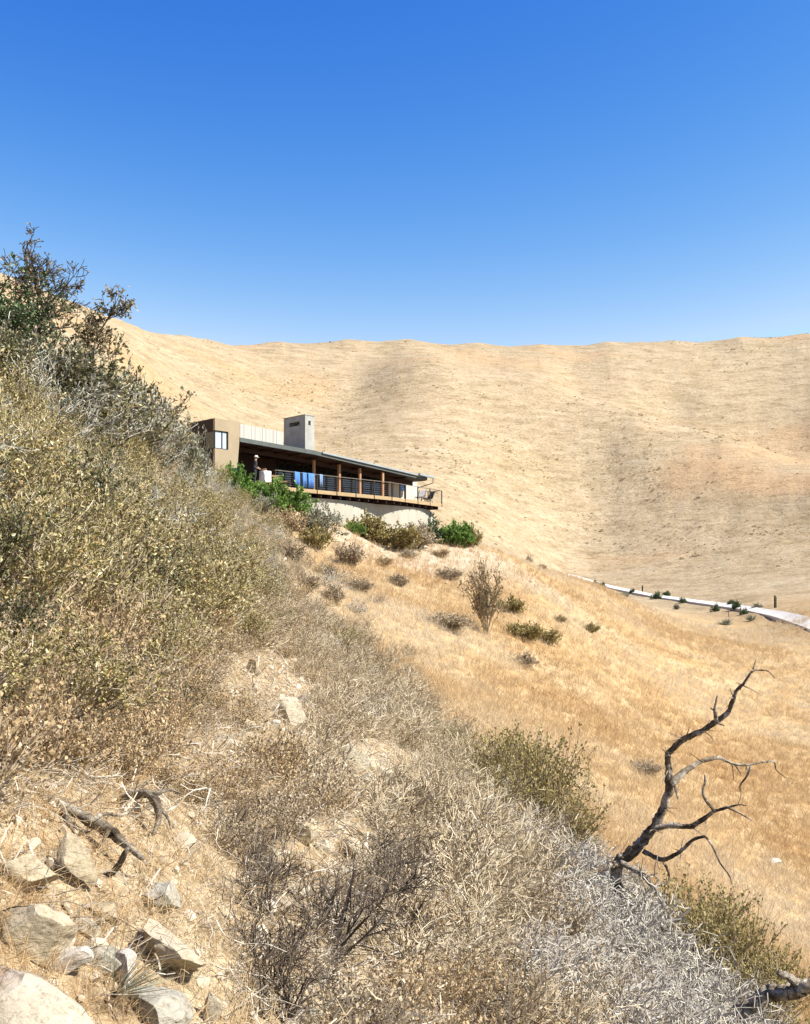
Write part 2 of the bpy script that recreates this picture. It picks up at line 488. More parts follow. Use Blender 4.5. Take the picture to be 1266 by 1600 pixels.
def ground_mat():
    m, nt, out = mat_new('dry_ground')
    L = nt.links.new
    geo = nnode(nt, 'ShaderNodeNewGeometry')
    P = geo.outputs['Position']
    at = nnode(nt, 'ShaderNodeAttribute', attribute_name='zone')
    sep = nnode(nt, 'ShaderNodeSeparateColor'); L(at.outputs['Color'], sep.inputs[0])
    scrub, far, soil = sep.outputs[0], sep.outputs[1], sep.outputs[2]
    # golden grass
    n1 = noise(nt, P, 0.22, 6, 0.62, 0.4)
    gold = ramp(nt, [(0.3, (0.43, 0.265, 0.115)), (0.47, (0.53, 0.355, 0.17)), (0.62, (0.56, 0.415, 0.235)), (0.78, (0.60, 0.47, 0.29))], n1.outputs[0])
    n1b = noise(nt, P, 2.4, 5, 0.7)
    g2 = ramp(nt, [(0.3, (0.72, 0.70, 0.66)), (0.7, (1.1, 1.1, 1.1))], n1b.outputs[0])
    gold_c = mixc(nt, 1.0, gold.outputs[0], g2.outputs[0], 'MULTIPLY')
    # far hill: pale straw, streaked along the contours, with olive and rust patches
    mp = nnode(nt, 'ShaderNodeMapping'); mp.inputs['Scale'].default_value = (0.09, 0.09, 0.34); L(P, mp.inputs[0])
    n2 = noise(nt, mp.outputs[0], 1.0, 7, 0.68, 0.3)
    n3 = noise(nt, P, 0.012, 5, 0.55, 0.6)
    mq = nnode(nt, 'ShaderNodeMapping'); mq.inputs['Scale'].default_value = (0.010, 0.010, 0.045); L(P, mq.inputs[0])
    n3b = noise(nt, mq.outputs[0], 1.0, 5, 0.6, 0.4)
    n4 = noise(nt, P, 0.55, 6, 0.75)
    straw = ramp(nt, [(0.34, (0.34, 0.26, 0.155)), (0.5, (0.42, 0.325, 0.205)), (0.68, (0.47, 0.38, 0.255))], n2.outputs[0])
    rust = ramp(nt, [(0.52, (0, 0, 0)), (0.66, (1, 1, 1))], n3.outputs[0])
    c = mixc(nt, rust.outputs[0], straw.outputs[0], (0.47, 0.32, 0.18))
    oliv = ramp(nt, [(0.5, (0, 0, 0)), (0.68, (1, 1, 1))], n3b.outputs[0])
    fine = ramp(nt, [(0.40, (1, 1, 1)), (0.60, (0, 0, 0))], n4.outputs[0])
    ofac = mixc(nt, 1.0, oliv.outputs[0], fine.outputs[0], 'MULTIPLY')
    c = mixc(nt, ofac, c, (0.37, 0.285, 0.155))
    n5 = noise(nt, P, 1.1, 8, 0.8)
    spk = ramp(nt, [(0.36, (0.60, 0.57, 0.52)), (0.47, (0.93, 0.92, 0.90)), (0.58, (1.05, 1.05, 1.04)), (0.72, (1.16, 1.15, 1.12))], n5.outputs[0])
    far_c = mixc(nt, 1.0, c, spk.outputs[0], 'MULTIPLY')
    mr = nnode(nt, 'ShaderNodeMapping'); mr.inputs['Scale'].default_value = (0.22, 0.22, 0.75); L(P, mr.inputs[0])
    n8 = noise(nt, mr.outputs[0], 1.0, 8, 0.72, 0.5)
    mot = ramp(nt, [(0.36, (0.76, 0.73, 0.67)), (0.5, (1.0, 1.0, 0.99)), (0.66, (1.10, 1.09, 1.06))], n8.outputs[0])
    far_c = mixc(nt, 1.0, far_c, mot.outputs[0], 'MULTIPLY')
    # soil with litter under the scrub
    n6 = noise(nt, P, 7.0, 7, 0.72)
    lit = ramp(nt, [(0.30, (0.15, 0.105, 0.06)), (0.43, (0.35, 0.26, 0.155)), (0.56, (0.50, 0.40, 0.26)), (0.75, (0.62, 0.53, 0.38))], n6.outputs[0])
    n7 = noise(nt, P, 1.3, 5, 0.65)
    pale = ramp(nt, [(0.3, (0.46, 0.35, 0.235)), (0.7, (0.60, 0.50, 0.375))], n7.outputs[0])
    col = mixc(nt, far, gold_c, far_c)
    col = mixc(nt, soil, col, pale.outputs[0])
    col = mixc(nt, scrub, col, lit.outputs[0])
    b = nnode(nt, 'ShaderNodeBsdfPrincipled')
    b.inputs['Roughness'].default_value = 0.95
    b.inputs['Specular IOR Level'].default_value = 0.1
    L(col, b.inputs['Base Color'])
    bp = nnode(nt, 'ShaderNodeBump'); bp.inputs['Strength'].default_value = 0.55; bp.inputs['Distance'].default_value = 0.05
    L(n6.outputs[0], bp.inputs['Height'])
    bp2 = nnode(nt, 'ShaderNodeBump'); bp2.inputs['Strength'].default_value = 0.9; bp2.inputs['Distance'].default_value = 0.5
    L(n4.outputs[0], bp2.inputs['Height']); L(bp.outputs[0], bp2.inputs['Normal'])
    L(bp2.outputs[0], b.inputs['Normal'])
    L(b.outputs[0], out.inputs[0])
    return m

ground = build_terrain()

# ------------------------------------------------------------------ concrete driveway
def build_road():
    A = np.array([W(*p) for p in ROAD_N]); B = np.array([W(*p) for p in ROAD_F])
    t = np.linspace(0, 1, len(A)); tt = np.linspace(0, 1, 80)
    A = np.stack([np.interp(tt, t, A[:, k]) for k in range(3)], 1); B = np.stack([np.interp(tt, t, B[:, k]) for k in range(3)], 1)
    K = 7
    rows = []
    for w in np.linspace(0, 1, K):
        p = A * (1 - w) + B * w
        rows.append(p)
    S = np.stack(rows, 1)                      # (80, K, 3)
    zz = gz(S[..., 0].ravel(), S[..., 1].ravel()).reshape(S.shape[:2])
    zc = zz.max(1)
    ker = np.ones(5) / 5
    zc = np.convolve(np.pad(zc, 2, mode='edge'), ker, 'valid')
    k2 = np.ones(13) / 13
    tiltA = np.convolve(np.pad(zz[:, 0], 6, mode='edge'), k2, 'valid'); tiltB = np.convolve(np.pad(zz[:, -1], 6, mode='edge'), k2, 'valid')
    S[..., 2] = tiltA[:, None] * (1 - np.linspace(0, 1, K)) + tiltB[:, None] * np.linspace(0, 1, K) + 0.24
    S = S[:, ::-1]
    skA = S[:, 0].copy(); skB = S[:, -1].copy(); skA[:, 2] -= 1.0; skB[:, 2] -= 1.0
    S = np.concatenate([skA[:, None], S, skB[:, None]], 1)
    n, k = S.shape[:2]
    i = np.arange(n - 1)[:, None]; j = np.arange(k - 1)[None]
    F = np.stack([i * k + j, i * k + j + 1, (i + 1) * k + j + 1, (i + 1) * k + j], -1).reshape(-1, 4)
    m = simple_mat('driveway_concrete', (0.60, 0.57, 0.50), (0.72, 0.69, 0.62), 0.5, 0.9, 0.2, 6, coord='Object')
    o = link('driveway', mesh_from('driveway', S.reshape(-1, 3), F, [m]))
    tag(o, 'pale concrete driveway curving through the valley', None, None, 'structure')
build_road()
# ------------------------------------------------------------------ the house
M = {}
M['stucco'] = simple_mat('taupe_stucco', (0.33, 0.265, 0.17), (0.39, 0.315, 0.205), 1.2, 0.9, 0.25, 30)
M['shade_clad'] = simple_mat('shade_darkened_cladding', (0.034, 0.021, 0.015), (0.055, 0.033, 0.023), 2.0, 0.8, 0.2, 20, stretch=(4, 4, 0.3))  # brown with the shade of the tower's side painted in
M['siding'] = simple_mat('pale_siding', (0.40, 0.375, 0.325), (0.50, 0.475, 0.42), 2.0, 0.8, 0.2, 12, stretch=(3, 3, 0.15))
M['concrete'] = simple_mat('board_concrete', (0.37, 0.34, 0.27), (0.49, 0.455, 0.375), 0.8, 0.9, 0.35, 9, stretch=(1.5, 1.5, 0.5))
M['chimney'] = simple_mat('chimney_concrete', (0.31, 0.305, 0.275), (0.47, 0.46, 0.41), 1.6, 0.92, 0.6, 14)
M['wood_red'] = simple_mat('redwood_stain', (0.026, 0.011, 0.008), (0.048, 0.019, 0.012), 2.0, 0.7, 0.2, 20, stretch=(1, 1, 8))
M['wood_post'] = simple_mat('cedar_post', (0.36, 0.19, 0.10), (0.46, 0.26, 0.14), 3.0, 0.7, 0.2, 20, stretch=(1, 1, 0.2))
M['wood_fascia'] = simple_mat('weathered_fascia', (0.34, 0.24, 0.125), (0.47, 0.34, 0.19), 1.5, 0.8, 0.3, 18, stretch=(1, 1, 6))
M['wood_chair'] = simple_mat('teak_slats', (0.40, 0.25, 0.13), (0.50, 0.33, 0.18), 4.0, 0.7, 0.2, 20)
M['bronze'] = simple_mat('dark_bronze', (0.035, 0.028, 0.022), (0.06, 0.048, 0.038), 6.0, 0.5, 0.05, 40, metallic=0.4)
M['rail'] = simple_mat('weathered_rail', (0.17, 0.14, 0.11), (0.25, 0.21, 0.17), 6.0, 0.45, 0.05, 40, metallic=0.3)
M['gutter'] = simple_mat('zinc_gutter', (0.42, 0.46, 0.46), (0.52, 0.56, 0.56), 2.0, 0.4, 0.05, 20, metallic=0.5)
M['roof'] = simple_mat('dark_roof', (0.07, 0.085, 0.08), (0.11, 0.125, 0.115), 2.0, 0.6, 0.1, 20)
M['cream'] = simple_mat('cream_blind', (0.66, 0.58, 0.46), (0.74, 0.66, 0.54), 3.0, 0.9, 0.2, 10, stretch=(6, 6, 0.3))
M['white'] = simple_mat('white_paint', (0.74, 0.72, 0.68), (0.82, 0.80, 0.76), 3.0, 0.7, 0.1, 20)
M['black'] = simple_mat('charcoal_cloth', (0.016, 0.016, 0.018), (0.03, 0.03, 0.034), 6.0, 0.9, 0.2, 40)

def glass_mat(name, tint, rough=0.04, base=0.02):
    m, nt, out = mat_new(name)
    b = nnode(nt, 'ShaderNodeBsdfPrincipled')
    tc = nnode(nt, 'ShaderNodeTexCoord')
    n = noise(nt, tc.outputs['Object'], 0.9, 2)
    r = ramp(nt, [(0.3, tuple(c * 0.9 for c in tint)), (0.7, tint)], n.outputs[0])
    nt.links.new(r.outputs[0], b.inputs['Base Color'])
    b.inputs['Roughness'].default_value = rough
    b.inputs['IOR'].default_value = 1.6
    bp = nnode(nt, 'ShaderNodeBump'); bp.inputs['Strength'].default_value = 0.02
    nt.links.new(n.outputs[0], bp.inputs['Height']); nt.links.new(bp.outputs[0], b.inputs['Normal'])
    nt.links.new(b.outputs[0], out.inputs[0])
    return m
M['pane_dark'] = glass_mat('smoked_pane', (0.02, 0.024, 0.026))
M['pane_reflect'] = glass_mat('sky_reflection_pane', (0.10, 0.24, 0.60), 0.15)  # blue base colour paints the sky's reflection in the small window
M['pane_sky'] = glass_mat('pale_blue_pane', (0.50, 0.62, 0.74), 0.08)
M['pane_green'] = glass_mat('green_grey_pane', (0.03, 0.05, 0.04), 0.06)

TOWER = WZ(336, 65.0, 0)
LF = WZ(375, 66.4, 0)                      # right end of the lit tower face
E0 = (LF - TOWER)[:2]; LT = float(np.linalg.norm(E0)); E0 = E0 / LT
N0 = np.array([E0[1], -E0[0]])
def lp(s, t=0.0):                           # tower frame: s along the lit face, t outwards
    q = TOWER[:2] + E0 * s + N0 * t
    return q
house = empty('hillside_house', (*lp(1.0, -1.2), 6.7), 0, 'low brown house with taupe stucco tower, long porch roof and chimney on the spur', 'house')

def part(bag, name, mat, parent=house, **k):
    return bag.build(name, M[mat], parent, **k)

# tower: two visible faces with a window that wraps the corner
ZT = 11.05
def tower():
    wz0, wz1 = 9.12, 10.28
    wl = 1.04                                # window length on the lit face
    wd = 1.15                                # on the shaded face
    b = Bag()
    # lit face, made of pieces around the opening and the low dark window
    b.slab(lp(0), lp(LT), -0.2, 0, wz1, ZT)                                   # above
    b.hexa(*[np.array([[*lp(wl + 0.0), z], [*lp(xr), z], [*lp(xr, -0.2), z], [*lp(wl, -0.2), z]]) for z, xr in ((wz0, LT - 0.10), (wz1, LT))])
    b.hexa(*[np.array([[*lp(0), z], [*lp(xr), z], [*lp(xr, -0.2), z], [*lp(0, -0.2), z]]) for z, xr in ((8.02, LT - 0.2), (wz0, LT - 0.10))])
    b.slab(lp(0), lp(1.15), -0.2, 0, 5.6, 8.02)
    # right return wall
    b.slab(lp(LT - 0.2, -2.6), lp(LT - 0.2, -0.2), -0.001, 0.17, 8.02, ZT - 0.002)
    part(b, 'tower_wall', 'stucco')
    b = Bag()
    # side face in brown cladding, darkened so the colour carries its shade
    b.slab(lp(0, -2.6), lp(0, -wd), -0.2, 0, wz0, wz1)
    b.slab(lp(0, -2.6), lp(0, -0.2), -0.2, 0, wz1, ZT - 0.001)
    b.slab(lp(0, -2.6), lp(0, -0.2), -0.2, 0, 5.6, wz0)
    part(b, 'side_wall', 'shade_clad')
    b = Bag()
    # back and cap
    b.slab(lp(LT, -2.6), lp(0, -2.6), 0, 0.2, 5.6, ZT - 0.003)
    b.poly([lp(0.2, -0.2), lp(LT - 0.21, -0.2), lp(LT - 0.21, -2.6), lp(0.2, -2.6)][::-1], ZT - 0.25, ZT - 0.1)
    part(b, 'tower_back', 'stucco')
    # window: frame pieces and panes
    fr = Bag()
    t = -0.10
    for z in (wz0, wz1 - 0.06):
        fr.slab(lp(0.05, t), lp(wl, t), -0.05, 0.03, z, z + 0.06)
        fr.slab(lp(0.06, -wd), lp(0.06, -0.101), -0.05, 0.03, z, z + 0.06)
    for s in (0.56, wl - 0.085):
        fr.slab(lp(s, t), lp(s + 0.085, t), -0.045, 0.025, wz0 + 0.06, wz1 - 0.06)
    fr.slab(lp(0.03, t), lp(0.09, t), -0.045, 0.025, wz0 + 0.06, wz1 - 0.06)
    w = part(fr, 'corner_window', 'bronze')
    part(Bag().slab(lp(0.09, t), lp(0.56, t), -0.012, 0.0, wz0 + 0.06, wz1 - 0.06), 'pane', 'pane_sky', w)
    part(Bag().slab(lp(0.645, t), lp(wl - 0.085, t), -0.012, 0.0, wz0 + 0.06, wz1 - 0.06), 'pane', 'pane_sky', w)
    part(Bag().slab(lp(0.05, -wd), lp(0.05, -0.15), -0.012, 0.0, wz0 + 0.06, wz1 - 0.06), 'pane', 'pane_green', w)
    part(Bag().slab(lp(1.15, -0.12), lp(LT + 0.1, -0.12), -0.012, 0.0, 6.9, 8.0), 'lower_pane', 'pane_green')
    part(Bag().slab(lp(1.35, -0.10), lp(1.39, -0.10), -0.03, 0.03, 6.9, 8.0), 'pane_mullion', 'bronze')
    part(Bag().poly([lp(0.22, -0.22), lp(LT, -0.22), lp(LT, -2.55), lp(0.22, -2.55)][::-1], 7.9, 8.0), 'tower_floor', 'wood_red')
tower()

# roof: long sloping eave over the porch
EV = [WZ(374.5, 66.4, 10.04), WZ(490, 70.1, 9.71), WZ(667, 80.6, 9.06)]
def eave(f):
    f = np.clip(f, 0, 2); i = min(int(f), 1); w = f - i
    return EV[i] * (1 - w) + EV[i + 1] * w
def inset(p, d, n=N1):
    return np.array([p[0] - n[0] * d, p[1] - n[1] * d, p[2]])
NB = (N1 + N2) / np.linalg.norm(N1 + N2)
def roof():
    b = Bag()
    pts = [EV[0], EV[1], EV[2], inset(EV[2], 8.5, NB), inset(EV[1], 8.5, NB), inset(EV[0], 8.5, NB) + 4.6 * np.r_[E1, 0]]
    zt = np.array([p[2] for p in pts]); zt[3:] += 0.10
    b.poly(pts, zt - 0.26, zt - 0.03)
    r = part(b, 'roof', 'roof')
    # soffit boards below the roof, each run its own board
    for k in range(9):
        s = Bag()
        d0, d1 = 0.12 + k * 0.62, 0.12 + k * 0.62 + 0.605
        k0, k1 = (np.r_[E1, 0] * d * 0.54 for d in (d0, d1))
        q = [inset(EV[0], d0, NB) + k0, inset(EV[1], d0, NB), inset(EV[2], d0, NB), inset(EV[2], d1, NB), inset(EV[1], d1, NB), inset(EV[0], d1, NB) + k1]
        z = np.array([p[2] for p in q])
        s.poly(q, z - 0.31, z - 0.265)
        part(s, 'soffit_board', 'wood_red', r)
    # eave fascia and gutter
    f = Bag()
    for i in (0, 1):
        f.slab(EV[i], EV[i + 1], 0.002, 0.05, EV[i][2] - 0.30, EV[i][2] - 0.02, EV[i + 1][2] - 0.30, EV[i + 1][2] - 0.02)
    part(f, 'eave_fascia', 'roof', r)
    A = eave(1.06); B = eave(1.93)
    g = Bag().slab(A, B, 0.055, 0.16, A[2] - 0.10, A[2] + 0.015, B[2] - 0.10, B[2] + 0.015)
    part(g, 'gutter', 'gutter', r)
    A = eave(1.90); B = eave(2.0)
    d = (B - A) / np.linalg.norm(B - A)
    B2 = B + d * 0.55; B2[2] = B[2] - 0.02
    part(Bag().slab(A, B2, 0.17, 0.34, A[2] - 0.06, A[2] + 0.10, B2[2] - 0.07, B2[2] + 0.09), 'gutter_end', 'gutter', r)
    q = B2 + np.array([N2[0], N2[1], 0]) * 0.2
    tube = [q + [0, 0, -0.05], q + [0, 0, -0.42], q + [-N2[0] * 0.5 - E2[0] * 0.15, -N2[1] * 0.5 - E2[1] * 0.15, -0.58], q + [-N2[0] * 1.2 - E2[0] * .4, -N2[1] * 1.2 - E2[1] * .4, -0.78]]
    part(Bag().tube(tube, 0.035), 'downspout', 'bronze', r)
    # beam under the eave on the posts
    bm = Bag()
    pa, pb, pc = inset(EV[0], 1.6, NB), inset(EV[1], 1.6, NB), inset(EV[2], 1.5, NB)
    for a, c in ((pa, pb), (pb, pc)):
        bm.slab(a, c, -0.1, 0.1, a[2] - 0.62, a[2] - 0.32, c[2] - 0.62, c[2] - 0.32)
    part(bm, 'porch_beam', 'wood_red', r)
    for k in range(9):
        f = 0.3 + k * 0.19
        a = inset(eave(f), 0.25, NB); c = inset(eave(f), 4.2, NB)
        part(Bag().slab(a, c, -0.05, 0.05, a[2] - 0.42, a[2] - 0.32), 'rafter', 'wood_red', r)
roof()

# upper wall with vertical pale boards behind the tower
def upper_wall():
    A = WZ(373, 69.2, 0); B = WZ(443, 73.0, 0)
    A = A - 0.2 * np.array([E1[0], E1[1], 0])
    d = (B - A)[:2]; L = np.linalg.norm(d); d /= L
    b = Bag().slab(A, B, -2.5, -0.03, 9.6, 11.36)
    u = part(b, 'upper_wall', 'siding')
    n = 13
    for k in range(n):
        a = A[:2] + d * (L * k / n + 0.01); c = A[:2] + d * (L * (k + 1) / n - 0.01)
        part(Bag().slab(a, c, -0.03, 0.0 + 0.008 * (k % 3), 9.7, 11.40), 'siding_board', 'siding', u)
upper_wall()

def chimney():
    C = WZ(477, 74.0, 0)
    lw, ld = 0.86, 2.45
    def c(s, t): return C[:2] + E1 * s - N1 * t
    z0, z1 = 9.4, 12.80
    zs0, zs1 = 12.10, 12.42
    b = Bag()
    quad = lambda s0, s1, t0, t1: [c(s0, t0), c(s1, t0), c(s1, t1), c(s0, t1)]
    b.poly(quad(0, lw, 0, ld), z0, zs0)
    b.poly(quad(0, lw, 0, ld), zs1, z1)
    # piers between the smoke openings
    b.poly(quad(0.0, 0.30, 0, 0.62), zs0, zs1)
    b.poly(quad(0.52, lw, 0, 0.62), zs0, zs1)
    b.poly(quad(0, lw, 1.85, ld), zs0, zs1)
    b.poly(quad(0.74, lw, 0.62, 1.85), zs0, zs1)
    ch = part(b, 'chimney', 'chimney')
    part(Bag().poly(quad(-0.03, lw + 0.03, -0.03, ld + 0.03), z1 + 0.002, z1 + 0.05), 'chimney_cap', 'chimney', ch)
chimney()

# porch floor, deck, front wall with doors
WALL_SET = 2.7
def deckpt(f):
    """0..6 along the first run, 6..10 along the second"""
    if f <= 6: return DECK0 + (DECK1 - DECK0) * f / 6
    return DECK1 + (DECK2 - DECK1) * (f - 6) / 4
def deck():
    zd = 7.15
    b = Bag()
    back = [inset(DECK2, 5.5, N2), inset(DECK0, 5.5, N1), np.r_[lp(LT - 0.2, -4.0), 0], np.r_[lp(LT - 0.2, -0.6), 0], inset(DECK0, 0.0, N1) - 1.8 * np.r_[E1, 0] - 0.5 * np.r_[N1, 0]]
    pts = [DECK0, DECK1, DECK2] + back
    b.poly(pts, zd - 0.24, zd - 0.04)
    d = part(b, 'deck_floor', 'wood_red')
    for k in range(7):                       # deck boards along the open edge
        for (A, B, n, La, Lb) in ((DECK0, DECK1, N1, N1, NB), (DECK1, DECK2, N2, NB, N2)):
            d0, d1 = k * 0.16 + 0.01, k * 0.16 + 0.155
            q = [inset(A, d0, La), inset(B, d0, Lb), inset(B, d1, Lb), inset(A, d1, La)]
            part(Bag().poly(q, zd - 0.038, zd), 'deck_board', 'wood_fascia', d)
    # fascia boards and guard posts, bay by bay
    for k in range(10):
        A, B = deckpt(k), deckpt(k + 1)
        e = (B - A) / np.linalg.norm(B - A)
        part(Bag().slab(A + e * 0.05, B - e * 0.05, 0.003, 0.05, zd - 0.27, zd - 0.01), 'fascia_board', 'wood_fascia', d)
    rl = Bag()
    for k in range(10):
        A, B = deckpt(k), deckpt(k + 1)
        rl.slab(A, B, -0.01, 0.055, zd + 1.04, zd + 1.085)
    A0 = inset(DECK0, 2.0, N1) + 0.1 * np.r_[E1, 0]
    rl.slab(A0, DECK0, -0.03, 0.03, zd + 1.04, zd + 1.084)
    C0 = inset(DECK2, 2.6, N2)
    rl.slab(DECK2, C0, -0.03, 0.03, zd + 1.04, zd + 1.083)
    rail = part(rl, 'guard_rail', 'rail')
    posts = [deckpt(k) for k in range(11)] + [A0, inset(DECK2, 1.3, N2), C0]
    for p in posts:
        part(Bag().box((p[0] + 0.03 * N1[0], p[1] + 0.03 * N1[1], zd + 0.375), (0.065, 0.065, 1.33), math.atan2(E1[1], E1[0])), 'guard_post', 'bronze', rail)
    for i in range(6):
        cb = Bag()
        z = zd + 0.14 + i * 0.15
        cb.tube([[*(p[:2]), z] for p in (A0, DECK0)], 0.006, 4)
        cb.tube([[*(p[:2] + 0.03 * N1), z] for p in (DECK0, DECK1, DECK2)], 0.006, 4)
        cb.tube([[*(p[:2]), z] for p in (DECK2, C0)], 0.006, 4)
        part(cb, 'guard_cable', 'rail', rail)
    # roof posts stand just inside the guard
    for px in (491.6, 531.5, 564, 600):
        f = np.interp(px, [430, 462, 494, 525, 555, 584, 612], range(7))
        p = inset(deckpt(f), 0.16, N1)
        ez = np.interp(f, [2, 10], [9.66, 9.06])
        part(Bag().box((p[0], p[1], (zd + ez - 0.45) / 2), (0.17, 0.17, ez - 0.45 - zd), math.atan2(E1[1], E1[0])), 'porch_post', 'wood_post')
    # joists below
    for k in range(20):
        p = deckpt(k * 0.5 + 0.25); n = N1 if k < 12 else N2
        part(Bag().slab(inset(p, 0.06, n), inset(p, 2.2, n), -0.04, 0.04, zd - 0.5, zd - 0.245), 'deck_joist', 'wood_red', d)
deck()

def front_wall():
    zd = 7.15
    Q0 = inset(DECK0, WALL_SET, N1) - 2.3 * np.r_[E1, 0]
    Q1 = inset(DECK1, WALL_SET, NB)
    Q2 = inset(DECK2, 1.7, N2) - np.r_[E2, 0] * 1.5
    QM = Q1 + (Q2 - Q1) * 0.12
    # dark timber wall with glazing, first run
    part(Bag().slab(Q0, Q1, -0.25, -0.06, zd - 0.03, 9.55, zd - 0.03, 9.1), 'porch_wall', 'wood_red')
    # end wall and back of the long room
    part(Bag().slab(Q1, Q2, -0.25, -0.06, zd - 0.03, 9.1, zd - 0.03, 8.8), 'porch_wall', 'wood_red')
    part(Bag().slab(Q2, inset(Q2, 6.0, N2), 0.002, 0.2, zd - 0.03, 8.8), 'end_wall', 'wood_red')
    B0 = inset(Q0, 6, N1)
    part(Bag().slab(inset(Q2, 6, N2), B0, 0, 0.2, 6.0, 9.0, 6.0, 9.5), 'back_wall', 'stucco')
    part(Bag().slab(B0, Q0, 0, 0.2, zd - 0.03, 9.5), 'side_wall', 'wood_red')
    # doors placed where their pixels fall on the wall line
    def wall_at(px, A, B):
        u = (px - CXP) / FPX
        d = B - A
        t = (u * A[1] - A[0]) / (d[0] - u * d[1])
        return A + d * t
    def door(px0, px1, A, B, mats, z0, z1, name='glass_door', lower=None, off=0.0):
        a, c = wall_at(px0, A, B), wall_at(px1, A, B)
        L = np.linalg.norm((c - a)[:2]); e = (c - a) / L; w = 0.05
        f = Bag()
        f.slab(a, a + e * w, -0.055 + off, 0.02 + off, z0, z1).slab(c - e * w, c, -0.055 + off, 0.02 + off, z0, z1)
        f.slab(a + e * w, c - e * w, -0.055 + off, 0.018 + off, z0, z0 + w).slab(a + e * w, c - e * w, -0.055 + off, 0.018 + off, z1 - w, z1)
        if lower: f.slab(a + e * w, c - e * w, -0.055 + off, 0.018 + off, lower - 0.02, lower + 0.02)
        fr = part(f, name, 'bronze')
        zs = [z0 + w, lower - 0.02 if lower else z1 - w]
        part(Bag().slab(a + e * w, c - e * w, -0.03 + off, -0.015 + off, *zs), 'pane', mats[0], fr)
        if lower: part(Bag().slab(a + e * w, c - e * w, -0.03 + off, -0.015 + off, lower + 0.02, z1 - w), 'pane', mats[1], fr)
    for x0, x1, m in ((434, 444, 'pane_dark'), (445, 456, 'pane_dark'), (457.5, 473, 'pane_dark'), (474, 489.5, 'pane_dark'), (498, 510, 'pane_dark'),
                      (511, 524, 'pane_dark'), (535, 549, 'pane_dark'), (550, 562, 'pane_dark'), (567, 580, 'pane_dark'), (581, 595, 'pane_dark')):
        door(x0, x1, Q0, Q1, (m, 'pane_dark'), zd, zd + 2.1, lower=zd + 1.42)
    # far end: cream blinds and a small window, set forward on the second run
    for x0, x1 in ((607.5, 613.5), (615, 624), (635, 643.5), (644, 652)):
        a, c = wall_at(x0, Q1, Q2), wall_at(x1, Q1, Q2)
        part(Bag().slab(a, c, -0.055, 0.0, zd, zd + 1.75), 'wall_blind', 'cream')
    door(625, 632.5, Q1, Q2, ('cream', 'pane_reflect'), zd, zd + 1.6, 'small_window', lower=zd + 0.95)
front_wall()

# curved concrete retaining wall under the deck, two bows and an end pier
wall_root = empty('retaining_wall', (*inset(DECK1, 0.9, NB)[:2], 3.0), 0, 'bowed pale concrete retaining wall under the wooden deck', 'retaining wall')
def bow(A, B, bulge, z0, z1, name, n=14):
    A = np.array(A[:2]); B = np.array(B[:2]); d = (B - A); L = np.linalg.norm(d); d /= L; nn = np.array([d[1], -d[0]])
    t = np.linspace(0, 1, n)
    pts = [A + d * L * s + nn * bulge * (1 - (2 * s - 1) ** 2) for s in t]
    back = [p - nn * 0.3 for p in pts][::-1]
    for i in range(n - 1):
        pass
    b = Bag()
    q = [A + d * L * s + nn * bulge * (1 - (2 * s - 1) ** 2) for s in t]
    for i in range(n - 1):
        a, c = q[i], q[i + 1]
        b.add(np.array([[*a, z0], [*c, z0], [*c, z1], [*a, z1], [*(a - nn * 0.3), z0], [*(c - nn * 0.3), z0], [*(c - nn * 0.3), z1], [*(a - nn * 0.3), z1]]),
              [[0, 1, 2, 3], [3, 2, 6, 7], [5, 4, 7, 6]])
    b.add(np.array([[*q[0], z0], [*q[0], z1], [*(q[0] - nn * 0.3), z1], [*(q[0] - nn * 0.3), z0]]), [[0, 1, 2, 3]])
    b.add(np.array([[*q[-1], z0], [*q[-1], z1], [*(q[-1] - nn * 0.3), z1], [*(q[-1] - nn * 0.3), z0]]), [[3, 2, 1, 0]])
    return part(b, name, 'concrete', wall_root)
def retaining():
    a = inset(deckpt(0.4), 1.0, N1); m = inset(deckpt(5.75), 1.0, N1); e = inset(deckpt(9.7), 0.75, N2)
    bow(a, m, 0.62, 2.6, 6.62, 'bowed_panel')
    m2 = m + np.r_[E1 * 0.02, 0]
    bow(m2, e, 0.55, 2.6, 6.62, 'bowed_panel')
    f = e + np.r_[E2 * 0.012 + N2 * 0.02, 0]; g = f + np.r_[E2 * 0.45, 0]
    part(Bag().slab(f, g, -0.6, 0.05, 2.6, 6.55, 2.6, 6.30), 'end_pier', 'concrete', wall_root, bevel=0.02)
    h = g + np.r_[E2 * 0.02 - N2 * 0.05, 0]; k = h + np.r_[E2 * 2.3 - N2 * 1.4, 0]
    n = 10; d = (k - h)
    b = Bag()
    for i in range(n):
        t0, t1 = i / n, (i + 1) / n
        z = lambda t: 6.05 - 0.25 * t - 1.3 * max(0, t - 0.72) ** 2 / 0.08 * 0.9
        cur = lambda t: h + d * t + np.r_[N2 * 0.25 * math.sin(t * math.pi), 0]
        b.slab(cur(t0), cur(t1), -0.25, 0, 2.4, z(t0), 2.4, z(t1))
    part(b, 'wing_wall', 'concrete', wall_root)
retaining()

# small block at the foot of the tower
blk = Bag(); p = at_ground(327.5, 62.5)
blk.box((p[0], p[1], p[2] + 0.25), (0.42, 0.42, 0.7), 0.3).box((p[0] + 0.36, p[1] - 0.15, p[2] + 0.05), (0.42, 0.4, 0.5), 0.2)
ob = empty('concrete_block', p, 0, 'white stepped concrete block at the foot of the tower', 'concrete block')
part(blk, 'step', 'white', ob, bevel=0.02)
